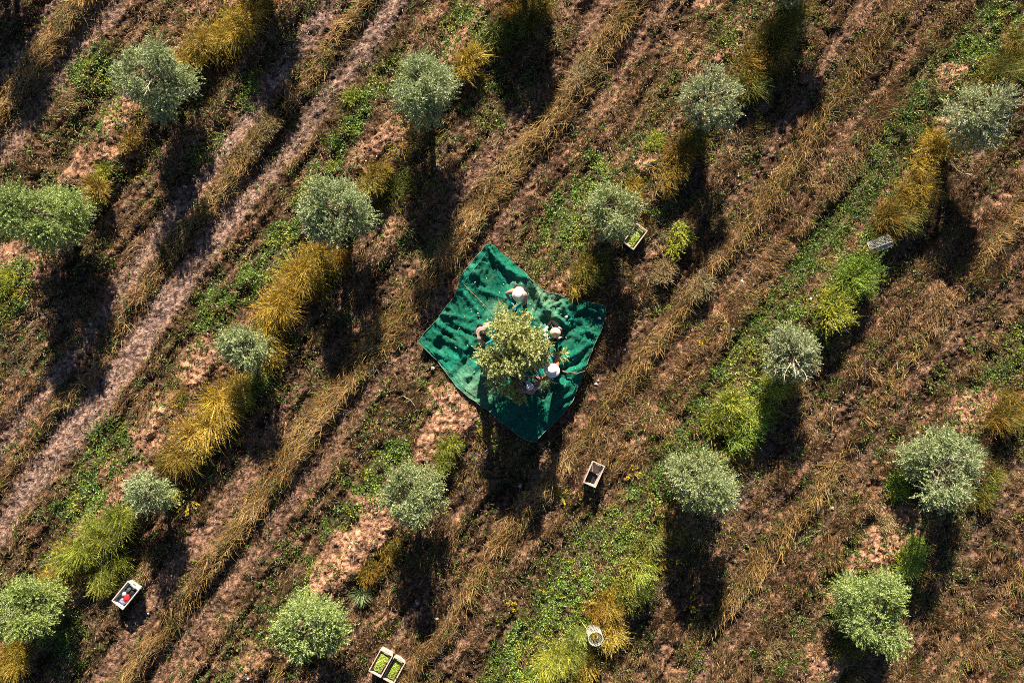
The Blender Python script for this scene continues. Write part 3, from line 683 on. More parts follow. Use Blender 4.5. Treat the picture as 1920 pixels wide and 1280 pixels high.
def net_h(x, y):
    h0 = hgt(x, y); h = np.maximum(h0 * .5 + .08, h0 + .075)
    wx = x + (fbm(x, y, 1.1, 2, 601) - .5) * .8; wy = y + (fbm(x, y, 1.1, 2, 602) - .5) * .8
    th = math.radians(-48) + math.radians(80) * sst(-.2, 1.4, x + .25 * y)           # folds turn from one side of the net to the other
    a = wx * np.cos(th) + wy * np.sin(th); b_ = -wx * np.sin(th) + wy * np.cos(th)
    rg = lambda f1, f2, sd: 1 - np.abs(2 * fbm(a * f1, b_ * f2, 1.0, 3, sd) - 1)
    amp = .35 + 1.1 * sst(.35, .65, fbm(x, y, .9, 2, 631))
    h = h + amp * (sst(.5, 1, rg(.7, 1.9, 611)) * .075 + sst(.5, 1, rg(1.6, 4.2, 621)) * .05 + sst(.45, 1, rg(3.2, 8.5, 681)) * .030) + (fbm(x, y, 11, 2, 641) - .5) * .03 + sst(.45, 1, rg(7, 16, 691)) * .018
    for p, q_, am in CRE:
        dd, sd = seg_d(x, y, W(*p), W(*q_)); h = h + am * np.exp(-(dd / .085) ** 2) + .5 * am * np.where(sd > 0, np.exp(-(dd / .3) ** 2), 0) * .6
    return h
def dens_line(P, step, close=True):
    o = []
    for i in range(len(P) if close else len(P) - 1):
        a = np.array(P[i]); b = np.array(P[(i + 1) % len(P)]); k = max(1, int(np.linalg.norm(b - a) / step))
        for j in range(k): o.append(a + (b - a) * j / k)
    return o
edge = dens_line(NET, .05)
ea = np.array(edge); wig = (fbm(ea[:, 0], ea[:, 1], 3, 2, 651) - .5) * .10
ea = ea + np.stack([wig, wig * .6], 1)
gxx, gyy = np.meshgrid(np.arange(-3, 3, .042), np.arange(-3.2, 3, .042)); gxx = gxx.ravel() + R.uniform(-.01, .01, gxx.size); gyy = gyy.ravel() + R.uniform(-.01, .01, gyy.size)
ins = in_poly(gxx, gyy, ea * .985)
pts = [Vector((float(a), float(b))) for a, b in ea] + [Vector((float(a), float(b))) for a, b in zip(gxx[ins], gyy[ins])]
ne = len(ea)
vo, eo, fo, *_ = geometry.delaunay_2d_cdt(pts, [(i, (i + 1) % ne) for i in range(ne)], [], 1, 1e-5)
vx = np.array([q_[0] for q_ in vo]); vy = np.array([q_[1] for q_ in vo]); vz = net_h(vx, vy)
lit_patch = np.zeros(len(vx))  # paler patches painted into the net where grazing light passes through
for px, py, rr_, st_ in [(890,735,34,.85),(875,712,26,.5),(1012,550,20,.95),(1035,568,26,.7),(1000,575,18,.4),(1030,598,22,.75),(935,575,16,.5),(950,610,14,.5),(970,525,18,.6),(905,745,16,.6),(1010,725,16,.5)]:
    cx, cy = W(px, py); lit_patch = np.maximum(lit_patch, st_ * np.exp(-((vx - cx) ** 2 + (vy - cy) ** 2) / (rr_ / PPM) ** 2))
lit_patch = np.clip(lit_patch + (fbm(vx, vy, 3, 3, 661) - .5) * .35, 0, 1)
nc = np.tile(np.array([0.003, 0.122, 0.078]), (len(vx), 1)); nc = mixc(nc, (0.006, 0.200, 0.130), sst(.4, .7, fbm(vx, vy, 1.3, 3, 671))); nc = mixc(nc, (0.20, 0.33, 0.20), lit_patch * .75)
nc = nc * R.uniform(.72, 1.28, (len(vx), 1))
nr = empty('harvest_net', (0, 0, 0), 0, 'crumpled green olive harvest net spread under the tree being picked', 'net')
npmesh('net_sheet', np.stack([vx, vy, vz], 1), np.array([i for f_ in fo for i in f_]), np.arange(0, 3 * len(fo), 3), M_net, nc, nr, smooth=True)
ez = net_h(ea[:, 0], ea[:, 1])
MB().tube([(a, b, c + .012) for (a, b), c in zip(ea[::2], ez[::2])] + [(ea[0][0], ea[0][1], ez[0] + .012)], .008, 5).build('hem_cord', M_cord, nr)
# hem seam a hand's width inside the edge, and the corner that is folded over
def net_at(q_, dz): q_ = np.array(q_, float); return [Vector((a, b, c + dz)) for (a, b), c in zip(q_, net_h(q_[:, 0], q_[:, 1]))]
M_seam = mat('seam_thread', (0.03, 0.22, 0.15))
for P_ in ([(1121,606),(1107,642),(1091,680),(1078,722),(1066,747),(1049,770),(1025,794),(1003,815)], [(1113,573),(1112,582),(1122,589),(1130,592)], [(915,470),(897,497),(875,525),(868,538)], [(800,648),(828,679),(848,700),(868,724),(907,753)]):
    MB().tube(net_at(dens_line([W(*p) for p in P_], .06, False) + [np.array(W(*P_[-1]))], .008), .008, 4).build('seam', M_seam, nr)
fl_o = [W(*p) for p in [(912,461),(923,460),(958,489),(991,520)]]; fl_i = [W(*p) for p in [(916,468),(927,489),(950,512),(986,527)]]
A_ = dens_line(fl_o, .05, False); nA = len(A_); B_ = [np.array([np.interp(t, np.linspace(0, 1, 4), [p[k] for p in fl_i]) for k in (0, 1)]) for t in np.linspace(0, 1, nA)]
gv = []; gf = []; nb = 8
for i in range(nA):
    for k in range(nb + 1):
        t = k / nb; q_ = A_[i] * (1 - t) + B_[i] * t
        gv.append((q_[0], q_[1], float(net_h(q_[:1], q_[1:])[0]) + .012 + .075 * math.sin(math.pi * min(1, .25 + .6 * t)) * math.sin(math.pi * (i + .5) / nA) ** .5 + .014 * math.sin(i * 1.7 + k)))
for i in range(nA - 1):
    for k in range(nb): a_ = i * (nb + 1) + k; gf.append((a_, a_ + 1, a_ + nb + 2, a_ + nb + 1))
ff = np.array(gf).ravel(); npmesh('folded_corner', np.array(gv), ff, np.arange(0, len(ff), 4), M_net, np.tile(np.array([0.006, 0.16, 0.10]), (len(gv), 1)) * R.uniform(.75, 1.25, (len(gv), 1)), nr, smooth=True)
# olive leaves already combed off lie on the net
k_ = 230; lx_ = R.normal(.1, 1.15, k_); ly_ = R.normal(-.1, 1.15, k_); ok = in_poly(lx_, ly_, NET * .95); lx_ = lx_[ok]; ly_ = ly_[ok]; k_ = len(lx_); an_ = R.uniform(0, 6.28, k_)
v, f, s, c_ = leaves(np.stack([lx_, ly_, net_h(lx_, ly_) + .02], 1), np.stack([np.cos(an_), np.sin(an_), R.normal(0, .1, k_)], 1), R.uniform(.04, .09, k_), R.uniform(.02, .035, k_), pal([(0.25, 0.30, 0.08), (0.60, 0.58, 0.24), (0.80, 0.76, 0.5)], R.random(k_)), flat=.8)
tag(npmesh('fallen_leaves', v, f, s, M_leaf, c_), 'pale combed off leaves and olives strewn over the green net', 'leaves', kind='stuff')
def on_net(px, py, dz=0.0, z=.15):
    x, y = W(px, py, z); return (x, y, float(net_h(np.array([x]), np.array([y]))[0]) + dz)

# ------------------------------------------------------------------ sticks and branches
def stick(pix, rad, name, label, cat, mt, twigs=0, onnet=False, lift=.05, seed=0):
    rng = np.random.default_rng(900 + seed); P = []
    for a, b in dens_line(pix, 8, False) + [np.array(pix[-1])]:
        if onnet: P.append(Vector(on_net(a, b, lift)))
        else: x, y = W(a, b, .1); P.append(Vector((x, y, hz(x, y) + lift)))
    for i in range(1, len(P) - 1): P[i].z += rng.uniform(0, .03); P[i].x += rng.normal(0, .012); P[i].y += rng.normal(0, .012)
    mb = MB().tube(P, [rad * (1 - .6 * i / len(P)) for i in range(len(P))], 6)
    for _ in range(twigs):
        i = rng.integers(0, len(P)); d = Vector((rng.normal(), rng.normal(), .4)).normalized() * rng.uniform(.12, .3)
        mb.tube([P[i], P[i] + d * .6 + Vector((0, 0, .02)), P[i] + d], [rad * .5, rad * .35, rad * .15], 4)
    return tag(mb.build(name, mt), label, cat)
stick([(1046,693),(1062,697),(1078,699),(1096,695)], .022, 'fallen_stick', 'reddish brown stick lying across the net edge', 'stick', M_stick, 2, True)
stick([(1116,561),(1126,561),(1137,563)], .016, 'fallen_stick', 'short pale stick beside the right corner of the net', 'stick', M_pale, 0)
stick([(1782,300),(1795,318),(1812,326),(1826,325)], .024, 'dead_branch', 'forked dead branch below the sparse grey olive tree', 'branch', M_pale, 4, seed=1)
stick([(1690,935),(1700,942),(1712,945)], .015, 'dead_branch', 'pale dry twig in the shade of the dark hearted olive tree', 'branch', M_pale, 1, seed=2)
stick([(1142,25),(1152,44),(1160,62)], .014, 'dead_branch', 'pale bleached twig in the brush at the top of the field', 'branch', M_pale, 6, seed=3)
stick([(1495,1022),(1515,1010),(1545,993)], .016, 'cut_branch', 'cut green olive twig lying across the grey track', 'branch', mat('green_twig', (0.16, 0.20, 0.08)), 9, seed=4)
stick([(755,742),(770,750),(782,768)], .012, 'dead_branch', 'forked pale twig in the dry grass left of the net', 'branch', M_pale, 3, seed=5)
stick([(695,672),(706,692),(716,712)], .014, 'dead_branch', 'crooked dead twig on the straw ridge left of the net', 'branch', M_pale, 5, seed=6)
stick([(870,533),(890,553),(912,577),(930,597)], .007, 'picking_pole', 'thin pale pole lying on the net near the worker with dark hair', 'pole', M_wood, 0, True, .05)

# ------------------------------------------------------------------ stones
SP = [(450,108),(432,268),(270,276),(343,348),(347,350),(260,303),(118,470),(131,470),(80,515),(170,607),(82,667),(217,555),(355,657),(825,320),(815,318),(768,855),(782,1130),(768,1159),(759,1160),(820,1158),(1390,528),(1372,617),(1350,618),(1514,573),(1511,562),(1392,742),(1350,748),
      (1292,715),(1730,783),(1718,812),(1878,703),(1560,952),(1518,1227),(1385,330),(1386,347),(1724,212),(1190,62),(1060,595),(1122,597),(1140,612),(1172,656),(1118,720),(1122,714),(1190,332),(1690,300),(812,690),(843,740),(725,742),(470,1265),(278,1150),(104,1140),(820,310),(990,1045),(975,912),(1108,1083),(1140,1210),(1152,1208)]
sm = []
for i in range(4):
    j_ = 1 + np.random.default_rng(i).uniform(-.25, .25, (12, 1)); mb = MB().add([Vector(p) for p in ICO_V * j_ * [1, .8, .6]], [tuple(int(a) for a in f_) for f_ in ICO_F])
    me = bpy.data.meshes.new('stone'); me.from_pydata(mb.v, [], mb.f); me.materials.append(M_stone); sm.append(me)
for i, (a, b) in enumerate(SP):
    x, y = W(a, b); o = bpy.data.objects.new('stone', sm[i % 4]); COL.objects.link(o); k = random.uniform(.035, .075)
    o.location = (x, y, (float(net_h(np.array([x]), np.array([y]))[0]) if in_poly(np.array([x]), np.array([y]), NET)[0] else hz(x, y)) + k * .5); o.scale = (k, k, k); o.rotation_euler = (random.uniform(-.3, .3), 0, random.uniform(0, 6))
    tag(o, 'small pale stone lying loose on the ground', 'stone', 'pale stones scattered on the ground')

# ------------------------------------------------------------------ crates
def crate(px, py, ang, label, mt, L=.66, B=.37, Hh=.30, tilt=0.0):
    x, y = W(px, py, Hh * .8); z0 = hz(x, y) + .05
    root = empty('crate', (x, y, z0), ang, label, 'crate', 'plastic harvest crates'); root.rotation_euler = (tilt, 0, ang)
    t = .012; b = MB()
    b.box((0, 0, .012), (L - .06, B - .06, .02))
    def wall(p0, p1, q0, q1, w):   # slightly flared wall between bottom edge p and top edge q
        n = Vector((p1[1] - p0[1], p0[0] - p1[0], 0)).normalized() * w
        A = [Vector(p0), Vector(p1), Vector(q1), Vector(q0)]; b.add(A + [a + n for a in A], [(0, 1, 2, 3), (7, 6, 5, 4), (0, 4, 5, 1), (1, 5, 6, 2), (2, 6, 7, 3), (3, 7, 4, 0)])
    l0, b0, l1, b1 = L / 2 - .03, B / 2 - .03, L / 2 - .008, B / 2 - .008
    for s in (1, -1):
        wall((s * l0, s * b0, .0), (-s * l0, s * b0, .0), (s * l1, s * b1, Hh), (-s * l1, s * b1, Hh), t)
        # short end: four pieces round the hand hole
        def E(yy, zz): f = zz / Hh; return (s * (l0 + (l1 - l0) * f), yy, zz)
        hw = .065; za, zb = Hh * .66, Hh * .86
        def W_(ya, yb, z_a, z_b): wall(E(-s * ya, z_a), E(-s * yb, z_a), E(-s * ya, z_b), E(-s * yb, z_b), -t)
        W_(-b0, b0, .0, za); W_(-b1, -hw, za, Hh); W_(hw, b1, za, Hh); W_(-hw, hw, zb, Hh)
    b.build('crate_body', mt, root, smooth=False)
    r = MB()
    for s in (1, -1):
        r.box((0, s * (B / 2 - .002), Hh), (L + .02, .026, .022)); r.box((s * (L / 2 - .002), 0, Hh + .001), (.028, B - .032, .022))
        for k in range(-2, 3): r.box((k * L * .2, s * (B / 2 - .012), Hh * .5), (.014, .012, Hh * .9))
    r.build('rim', mt, root, smooth=False)
    for s in (1, -1):
        h = MB().box((s * (L / 2 - .034), 0, Hh - .012), (.022, .15, .03)).box((s * (L / 2 - .020), .068, Hh - .012), (.02, .016, .028)).box((s * (L / 2 - .020), -.068, Hh - .012), (.02, .016, .028))
        h.build('handle', mt, root, smooth=False)
    return root, (x, y, z0)
A1 = math.atan2(41.7, 18.3); A2 = math.atan2(38, 31); A3 = math.atan2(42.3, 23.3); A5 = math.atan2(34, 25)
c1, p1 = crate(1112.8, 886.7, A1, 'empty cream crate standing alone on brown grass below the net', M_cream)
sk = MB().box((-.15, 0, .035), (.29, .29, .03)).box((-.16, .02, .06), (.24, .22, .025)).build('folded_sack', mat('sack_cloth', (0.025, 0.025, 0.03), noise=.3, nscale=20), smooth=False)
sk.location = p1; sk.rotation_euler = (0, 0, A1); tag(sk, 'black folded sack in the lower half of the empty cream crate', 'sack')
c2, p2 = crate(241.6, 1111, A2, 'white crate holding clothes and bags, near the yellow green broom', M_white, L=.72, B=.40)
c3, p3 = crate(715.5, 1238.7, A3, 'cream crate brim full of light green olives, overlapping its neighbour', M_cream, L=.70, B=.39, Hh=.32)
c4, p4 = crate(739.5, 1253.5, A3, 'cream crate of darker green olives next to the brim full crate', M_cream, L=.70, B=.36, Hh=.30)
c5, p5 = crate(1190, 444, A5, 'cream crate of olives half hidden under the yellow tinged olive tree', M_cream)
OG = [(0.10, 0.18, 0.02), (0.26, 0.36, 0.04), (0.48, 0.55, 0.09), (0.62, 0.62, 0.16)]
def olive_fill(p, ang, L, B, z, n, label, cols, slope=0.0):
    rng = np.random.default_rng(int(abs(p[0]) * 100)); lx = rng.uniform(-L / 2 + .045, L / 2 - .045, n); ly = rng.uniform(-B / 2 + .045, B / 2 - .045, n)
    lz = z + .05 * (1 - (2 * lx / L) ** 2) * (1 - (2 * ly / B) ** 2) + rng.uniform(-.02, .012, n) + slope * lx
    c_, s_ = math.cos(ang), math.sin(ang)
    X_ = p[0] + lx * c_ - ly * s_; Y_ = p[1] + lx * s_ + ly * c_
    cc = np.array(cols); f = rng.random(n) * (len(cols) - 1.001); i = f.astype(int); f = (f - i)[:, None]; col = cc[i] * (1 - f) + cc[i + 1] * f
    V, F, S, C = rocks(X_, Y_, p[2] + lz, np.full(n, .016), col)
    o = npmesh('olives', V, F, S, M_fruit, C, smooth=True); tag(o, label, 'olives', kind='stuff')
M_fruit = mat('olive_fruit', tint=True, rough=.4, spec=.4)
olive_fill(p3, A3, .66, .36, .235, 1500, 'light green olives heaped in the brim full crate', OG)
olive_fill(p4, A3, .66, .33, .185, 1400, 'darker green olives in the lower paired crate', OG[:3], slope=-.06)
olive_fill(p5, A5, .62, .33, .17, 1300, 'green olives in the crate under the yellow tinged tree', OG[:3], slope=-.04)
# clothes and bags in the white crate
def blob_thing(lx, ly, z, r, rz, rgb, name, label, cat, seed, fold=.25):
    rng = np.random.default_rng(seed); c_, s_ = math.cos(A2), math.sin(A2)
    mb = MB().ball((0, 0, 0), r, 18); V = np.array(mb.v); u = V / np.array(r)
    k = 1 + fold * (fbm(u[:, 0] + seed * 3 + u[:, 2], u[:, 1] + u[:, 2] * .7, 2.2, 3, seed) - .5) * 2; V = V * k[:, None]
    mb.v = [tuple(q_) for q_ in V]
    o = mb.build(name, mat(name + '_fabric', rgb, rough=.8, noise=.12, nscale=25))
    o.location = (p2[0] + lx * c_ - ly * s_, p2[1] + lx * s_ + ly * c_, p2[2] + z); o.rotation_euler = (0, 0, A2 + rz)
    return tag(o, label, cat)
blob_thing(-.09, -.06, .20, (.12, .085, .07), .3, (0.70, 0.03, 0.035), 'red_jacket', 'crumpled red jacket in the white crate', 'jacket', 1)
blob_thing(-.04, .075, .22, (.085, .07, .05), .7, (0.62, 0.62, 0.62), 'white_cap', 'folded white cloth beside the red jacket in the white crate', 'cloth', 2)
blob_thing(.13, .06, .17, (.13, .085, .07), .1, (0.10, 0.15, 0.15), 'grey_cloth', 'dark grey green cloth at one end of the white crate', 'cloth', 3)
blob_thing(.11, -.09, .17, (.12, .07, .06), -.3, (0.02, 0.018, 0.025), 'black_bag', 'black bag beside the grey cloth in the white crate', 'bag', 4)
blob_thing(-.23, -.03, .18, (.09, .11, .05), .4, (0.30, 0.34, 0.55), 'blue_scarf', 'pale blue scarf at the lower end of the white crate', 'scarf', 5, .5)
blob_thing(-.07, .02, .15, (.10, .15, .06), .2, (0.09, 0.008, 0.02), 'maroon_cloth', 'dark maroon cloth under the red jacket in the white crate', 'cloth', 6)

# ------------------------------------------------------------------ mesh guards round saplings
def guard(px, py, label, axis_tilt=0.0, az=0.0, r=.20, h=.80, seed=0):
    x, y = W(px, py, .25); z0 = hz(x, y)
    Mx = Matrix.Rotation(az, 4, 'Z') @ Matrix.Rotation(axis_tilt, 4, 'Y')
    root = empty('mesh_guard', (x, y, z0 + (.12 if axis_tilt else 0)), 0, label, 'tree guard', 'white mesh guards around saplings')
    mb = MB(); off = Vector((0, 0, -h / 2 if axis_tilt else 0)); n = 26
    for k in range(n):                                   # open diamond mesh
        for sgn in (1, -1):
            mb.tube([Mx @ (Vector((r * math.cos(k / n * 6.2832 + sgn * t * 1.0), r * math.sin(k / n * 6.2832 + sgn * t * 1.0), h * t)) + off) for t in np.linspace(0, 1, 7)], .0055, 3, False)
    mb.build('mesh_tube', M_wire, root)
    rm = MB()
    for z in (0, h):
        rm.tube([Mx @ (Vector((r * math.cos(a), r * math.sin(a), z)) + off) for a in np.linspace(0, 6.2832, 25)], .006, 5, False)
    for a in (.3, 3.4): rm.tube([Mx @ (Vector((r * math.cos(a), r * math.sin(a), z)) + off) for z in (0, h)], .008, 5)
    rm.build('rim_wire', M_wire, root)
    MB().tube([Mx @ (Vector((.05, .04, -.05)) + off), Mx @ (Vector((.06, .03, h * 1.05)) + off)], .014, 6).build('stake', M_wood, root)
    rng = np.random.default_rng(seed); n = 620; d = rng.normal(size=(n, 3)); P = np.array([list(Mx @ (Vector((rng.normal(0, .075), rng.normal(0, .075), rng.uniform(.05, h * .9))) + off)) for _ in range(n)])
    v, f, s, c = leaves(P, d, rng.uniform(.04, .08, n), rng.uniform(.014, .024, n), pal([(0.10, 0.12, 0.03), (0.38, 0.32, 0.06), (0.66, 0.52, 0.14)], rng.random(n)), rng=rng); npmesh('sapling', v, f, s, M_leaf, c, root)
guard(1112, 1180, 'upright white mesh guard around a sapling among golden shrubs near the bottom edge', seed=1)
guard(1644, 459, 'fallen white mesh guard with a stake inside, lying among rusty broom', math.radians(74), math.radians(22), r=.19, h=.62, seed=2)

# ------------------------------------------------------------------ people
def skin_mesh(name, V, E, Rd, mt, parent, root_i=0, sub=1):
    me = bpy.data.meshes.new(name); me.from_pydata([tuple(v) for v in V], E, []); o = bpy.data.objects.new(name, me); COL.objects.link(o)
    o.modifiers.new('skin', 'SKIN'); sm_ = o.modifiers.new('sub', 'SUBSURF'); sm_.levels = sub; sm_.render_levels = sub
    for i, r in enumerate(Rd):
        d = me.skin_vertices[0].data[i]; d.radius = r if hasattr(r, '__len__') else (r, r); d.use_root = (i == root_i)
    dg = bpy.context.evaluated_depsgraph_get(); dg.update(); nm = bpy.data.meshes.new_from_object(o.evaluated_get(dg))
    bpy.data.objects.remove(o); bpy.data.meshes.remove(me); nm.name = name; nm.materials.clear()
    nm.polygons.foreach_set('use_smooth', [True] * len(nm.polygons))
    return link(name, nm, mt, parent)
def ik(a, b, l1, l2, hint):
    d = b - a; L = min(d.length, (l1 + l2) * .985); u = d.normalized(); b = a + u * L
    c = (l1 * l1 - l2 * l2 + L * L) / (2 * L); h = math.sqrt(max(0, l1 * l1 - c * c)); s_ = (hint - u * hint.dot(u)).normalized()
    return a + u * c + s_ * h, b
def person(px, py, face, label, shirt, trousers, hat, glove, lean=22, wr=((-.16, .40, 1.30), (.16, .42, 1.32)), hgt_=1.66, sleeve=.9, hair_bun=False, extra=None):
    """px,py: where the head is seen; face: world angle the person faces"""
    k = hgt_ / 1.68; hx, hy = W(px, py, 1.6 * k)
    la = math.radians(lean); off = (.52 + .2) * math.sin(la) * k
    bx, by = hx - math.cos(face) * off, hy - math.sin(face) * off
    z0 = on_net(*(960 + bx * PPM, 640 - by * PPM), 0, 0)[2]
    root = empty('person', (bx, by, z0), face - math.pi / 2, label, 'person', 'people picking olives around the tree'); root.scale = (k, k, k)
    V3 = Vector; S_, C_ = math.sin(la), math.cos(la)
    def sp(d, x=0, f=0): return V3((x, S_ * d + C_ * f, .93 + C_ * d - S_ * f))
    pel, wai, che, nck = sp(0), sp(.20), sp(.40), sp(.54)
    hd = V3((0, nck.y + .05, nck.z + .14)); top = V3((0, hd.y + .005, hd.z + .085)); jaw = V3((0, hd.y + .05, hd.z - .075)); nose = V3((0, hd.y + .115, hd.z - .015))
    V = [pel, wai, che, nck, jaw, hd, top, nose]; Rd = [(.13, .105), (.125, .095), (.15, .105), .052, .062, .078, .05, .014]; E = [(0, 1), (1, 2), (2, 3), (3, 4), (4, 5), (5, 6), (5, 7)]
    arms = []; 
    for s, w in zip((-1, 1), wr):
        sh = sp(.44, s * .185); w = V3(w); el, w = ik(sh, w, .29, .26, V3((s * .8, -.3, -.7)))
        b = len(V); V += [sp(.43, s * .09), sh, el, w]; Rd += [.08, .062, .044, .030]; E += [(2, b), (b, b + 1), (b + 1, b + 2), (b + 2, b + 3)]
        d = (w - el).normalized(); side = d.cross(V3((0, 0, 1))).normalized() * s; dn = side.cross(d).normalized() * s; dn = dn if dn.z < 0 else -dn
        hand = [(w, .030), (w + d * .05, (.036, .020))]; fing = []
        palm = w + d * .085
        for q_, ln in ((-.033, .062), (-.011, .078), (.011, .074), (.033, .058)):
            f0 = palm + side * q_; f1 = f0 + d * ln * .5 + dn * .012; f2 = f1 + d * ln * .35 + dn * .028; fing.append((f0, f1, f2))
        th0 = w + d * .035 - side * .034; th1 = th0 + d * .03 - side * .028 + dn * .012; th2 = th1 + d * .03 - side * .006 + dn * .012
        arms.append((sh, el, w, d, side, dn, palm, fing, (th0, th1, th2)))
        pm = len(V); V += [w + d * .05, palm]; Rd += [(.034, .018), (.034, .016)]; E += [(b + 3, pm), (pm, pm + 1)]
        for f0, f1, f2 in fing: i = len(V); V += [f0, f1, f2]; Rd += [.0095, .009, .0075]; E += [(pm + 1, i), (i, i + 1), (i + 1, i + 2)]
        i = len(V); V += [th0, th1, th2]; Rd += [.013, .011, .009]; E += [(pm, i), (i, i + 1), (i + 1, i + 2)]
    legs = []
    for s in (-1, 1):
        hp = V3((s * .095, -.01, .90)); an = V3((s * .15, -.05 + s * .07, .08)); kn, _ = ik(hp, an, .43, .42, V3((0, 1, 0))); toe = V3((an.x + s * .03, an.y + .17, .035))
        b = len(V); V += [hp, kn, an, toe]; Rd += [.095, .060, .042, .035]; E += [(0, b), (b, b + 1), (b + 1, b + 2), (b + 2, b + 3)]; legs.append((hp, kn, an, toe))
    body = skin_mesh('body', V, E, Rd, M_skin, root)
    for s in (-1, 1): MB().ball((s * .031, hd.y + .083, hd.z + .012), .011, 8).build('eye', M_eye, root)
    MB().ball((0, hd.y + .098, hd.z - .055), (.024, .010, .007), 8).build('mouth', M_lip, root)
    for s in (-1, 1): MB().ball((s * .082, hd.y - .005, hd.z - .005), (.012, .02, .032), 8).build('ear', M_skin, root)
    # shirt and trousers follow the body
    SV = [sp(-.06), wai, che, sp(.49)]; SR = [(.158, .128), (.152, .122), (.178, .130), (.085, .075)]; SE = [(0, 1), (1, 2), (2, 3)]
    for (sh, el, w, *_r) in arms:
        b = len(SV); SV += [sh.lerp(che, .5), sh, el]; SR += [.10, .082, .060]; SE += [(2, b), (b, b + 1), (b + 1, b + 2)]
        if sleeve > 0: SV += [el.lerp(w, sleeve)]; SR += [.046]; SE += [(b + 2, b + 3)]
    skin_mesh('shirt', SV, SE, SR, shirt, root, 1, 2)
    TV = [V3((0, 0, .93))]; TR = [(.125, .10)]; TE = []
    for hp, kn, an, toe in legs: b = len(TV); TV += [hp, kn, an + V3((0, 0, .02))]; TR += [.11, .078, .062]; TE += [(0, b), (b, b + 1), (b + 1, b + 2)]
    skin_mesh('trousers', TV, TE, TR, trousers, root, 0, 2)
    for hp, kn, an, toe in legs: skin_mesh('shoe', [an + V3((0, -.06, -.04)), an + V3((0, .04, -.03)), toe + V3((0, .02, .005))], [(0, 1), (1, 2)], [.042, .048, (.045, .034)], M_shoe, root, 1)
    if glove is not None:
        for sh, el, w, d, side, dn, palm, fing, th in arms:
            GV = [el.lerp(w, .42), w, w + d * .05, palm]; GR = [.046, .040, (.044, .026), (.044, .024)]; GE = [(0, 1), (1, 2), (2, 3)]
            for f0, f1, f2 in fing: i = len(GV); GV += [f0, f1, f2]; GR += [.0125, .012, .010]; GE += [(3, i), (i, i + 1), (i + 1, i + 2)]
            i = len(GV); GV += list(th); GR += [.016, .014, .012]; GE += [(2, i), (i, i + 1), (i + 1, i + 2)]
            skin_mesh('glove', GV, GE, GR, glove, root, 1)
    cen = V3((0, hd.y, hd.z + .075))
    Mh = Matrix.Translation(cen) @ Matrix.Rotation(-la * .55, 4, 'X')
    kind, br = hat
    (MB().ball(hd + V3((0, -.014, .040)), (.106, .118, .125), 16) if kind == 'none' else MB().ball(hd + V3((0, -.03, -.03)), (.090, .085, .10), 14)).build('hair', M_hair, root)
    if kind == 'brim':
        MB().lathe([(br, -.012), (br * .98, -.004), (br * .7, .018), (.118, .03), (.112, .075), (.098, .115), (.06, .135), (.0005, .140)], 28, Mh, 1, 1.12).build('sun_hat', M_hat, root)
    elif kind == 'straw':
        MB().lathe([(br, -.02), (br * .97, -.01), (br * .6, .05), (br * .25, .105), (.0005, .135)], 28, Mh).build('straw_hat', M_straw, root)
    elif kind == 'cap':
        c_ = MB().lathe([(.104, -.01), (.104, .03), (.09, .075), (.05, .1), (.0005, .108)], 20, Mh)
        c_.add([Mh @ V3(p) for p in ((-.085, .06, .0), (-.06, .15, -.02), (0, .185, -.026), (.06, .15, -.02), (.085, .06, .0), (0, .09, .012))], [(0, 1, 5), (1, 2, 5), (2, 3, 5), (3, 4, 5)]); c_.build('cap', M_cap, root)
    if hair_bun: MB().ball(hd + V3((0, -.075, .02)), (.075, .065, .07), 12).build('hair_bun', M_hair, root)
    if extra: extra(root, che, arms, sp)
    Mw = Matrix.Translation((bx, by, z0)) @ Matrix.Rotation(face - math.pi / 2, 4, 'Z') @ Matrix.Scale(k, 4)
    return root, [(Mw @ a_[6], Mw.to_3x3() @ a_[3]) for a_ in arms]
def cloth(n, rgb): return mat(n, rgb, noise=.15, nscale=14, rough=.85)
def scarf(root, che, arms, sp):
    for s in (-1, 1): MB().tube([sp(.44, s * .10, -.12), sp(.50, s * .15, -.06), sp(.42, s * .19, .03)], [.02, .024, .02], 8).build('shoulder_towel', M_gwhite, root)
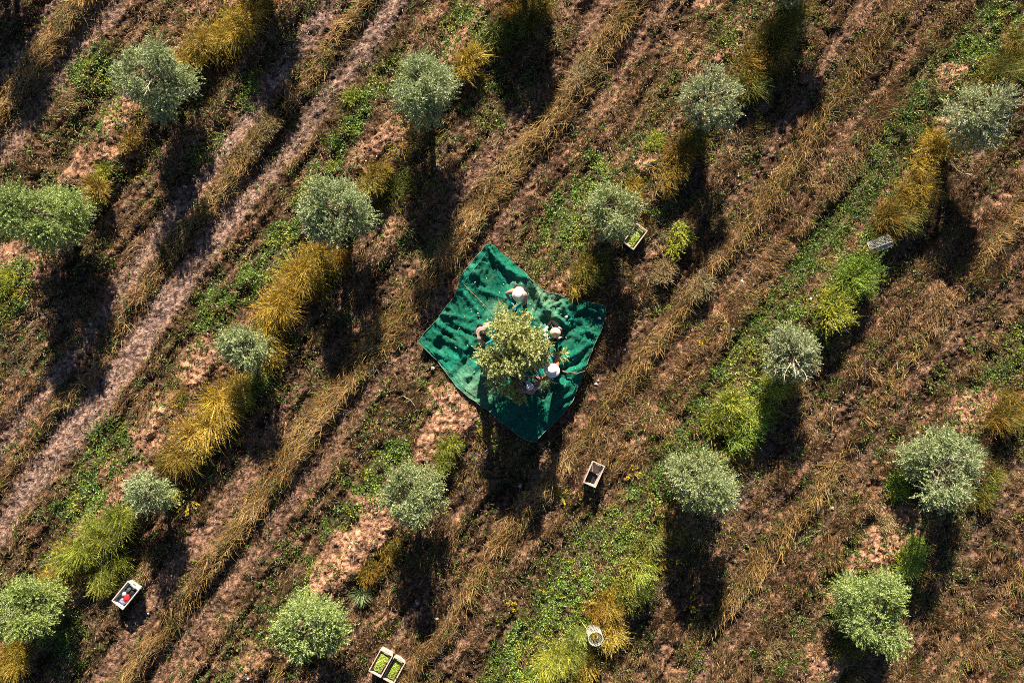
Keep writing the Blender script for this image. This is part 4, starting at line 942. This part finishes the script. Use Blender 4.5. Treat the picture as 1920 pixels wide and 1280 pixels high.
P1 = person(972, 553, math.radians(-102), 'person in white sun hat and tan top, teal gloves in the uppermost leaves', cloth('tan_cotton', (0.42, 0.29, 0.20)), cloth('dark_denim', (0.03, 0.04, 0.07)), ('brim', .170), M_glove, 13, ((-.04, .50, 1.30), (.17, .36, 1.22)), sleeve=.35)
P2 = person(908, 626, math.radians(-28), 'bareheaded person with dark hair and a pale grey shirt, with teal gloves in the crown', cloth('grey_cotton', (0.36, 0.29, 0.265)), cloth('black_cotton', (0.02, 0.02, 0.025)), ('none', 0), M_glove, 13, ((-.20, .34, 1.25), (.10, .42, 1.30)), sleeve=.4, hair_bun=True)
P3 = person(1041, 624, math.radians(175), 'person all in black with a small straw hat and white gloves, beside the crown', cloth('black_shirt', (0.012, 0.010, 0.012)), cloth('black_trousers', (0.015, 0.013, 0.015)), ('straw', .145), M_gwhite, 9, ((-.16, .34, 1.32), (.12, .36, 1.30)), sleeve=.95, extra=scarf)
P4 = person(1034, 693, math.radians(150), 'person in the widest white sun hat and orange top, reaching with teal gloves', cloth('orange_cotton', (0.60, 0.22, 0.09)), cloth('brown_cotton', (0.06, 0.04, 0.035)), ('brim', .20), M_glove, 12, ((-.22, .42, 1.30), (.24, .34, 1.36)), sleeve=.3)
P5 = person(993, 724, math.radians(112), 'person in a white cap and mauve brown shirt, shaded under the tree', cloth('mauve_cotton', (0.26, 0.16, 0.18)), cloth('navy_cotton', (0.03, 0.03, 0.05)), ('cap', 0), None, 12, ((-.12, .38, 1.38), (.16, .36, 1.30)), sleeve=.8, hair_bun=True)
# small orange picking combs held in the gloves
def comb(hand, label):
    p, d = hand; d = d.normalized(); s = d.cross(Vector((0, 0, 1))).normalized(); u = s.cross(d)
    mb = MB().tube([p - d * .04, p + d * .10], .013, 6)
    mb.tube([p + d * .10 - s * .06, p + d * .10 + s * .06], .012, 6)
    for k in range(7): q_ = p + d * .10 + s * (-.054 + .018 * k); mb.tube([q_, q_ + d * .07 - u * .01, q_ + d * .11 - u * .04], [.005, .005, .003], 4)
    tag(mb.build('hand_rake', M_rake), label, 'hand rake')
comb(P1[1][1], 'small orange picking comb held by the person in the tan top')
comb(P2[1][1], 'small orange picking comb held by the bareheaded person')
comb(P4[1][1], 'small orange picking comb held by the person in the orange top')
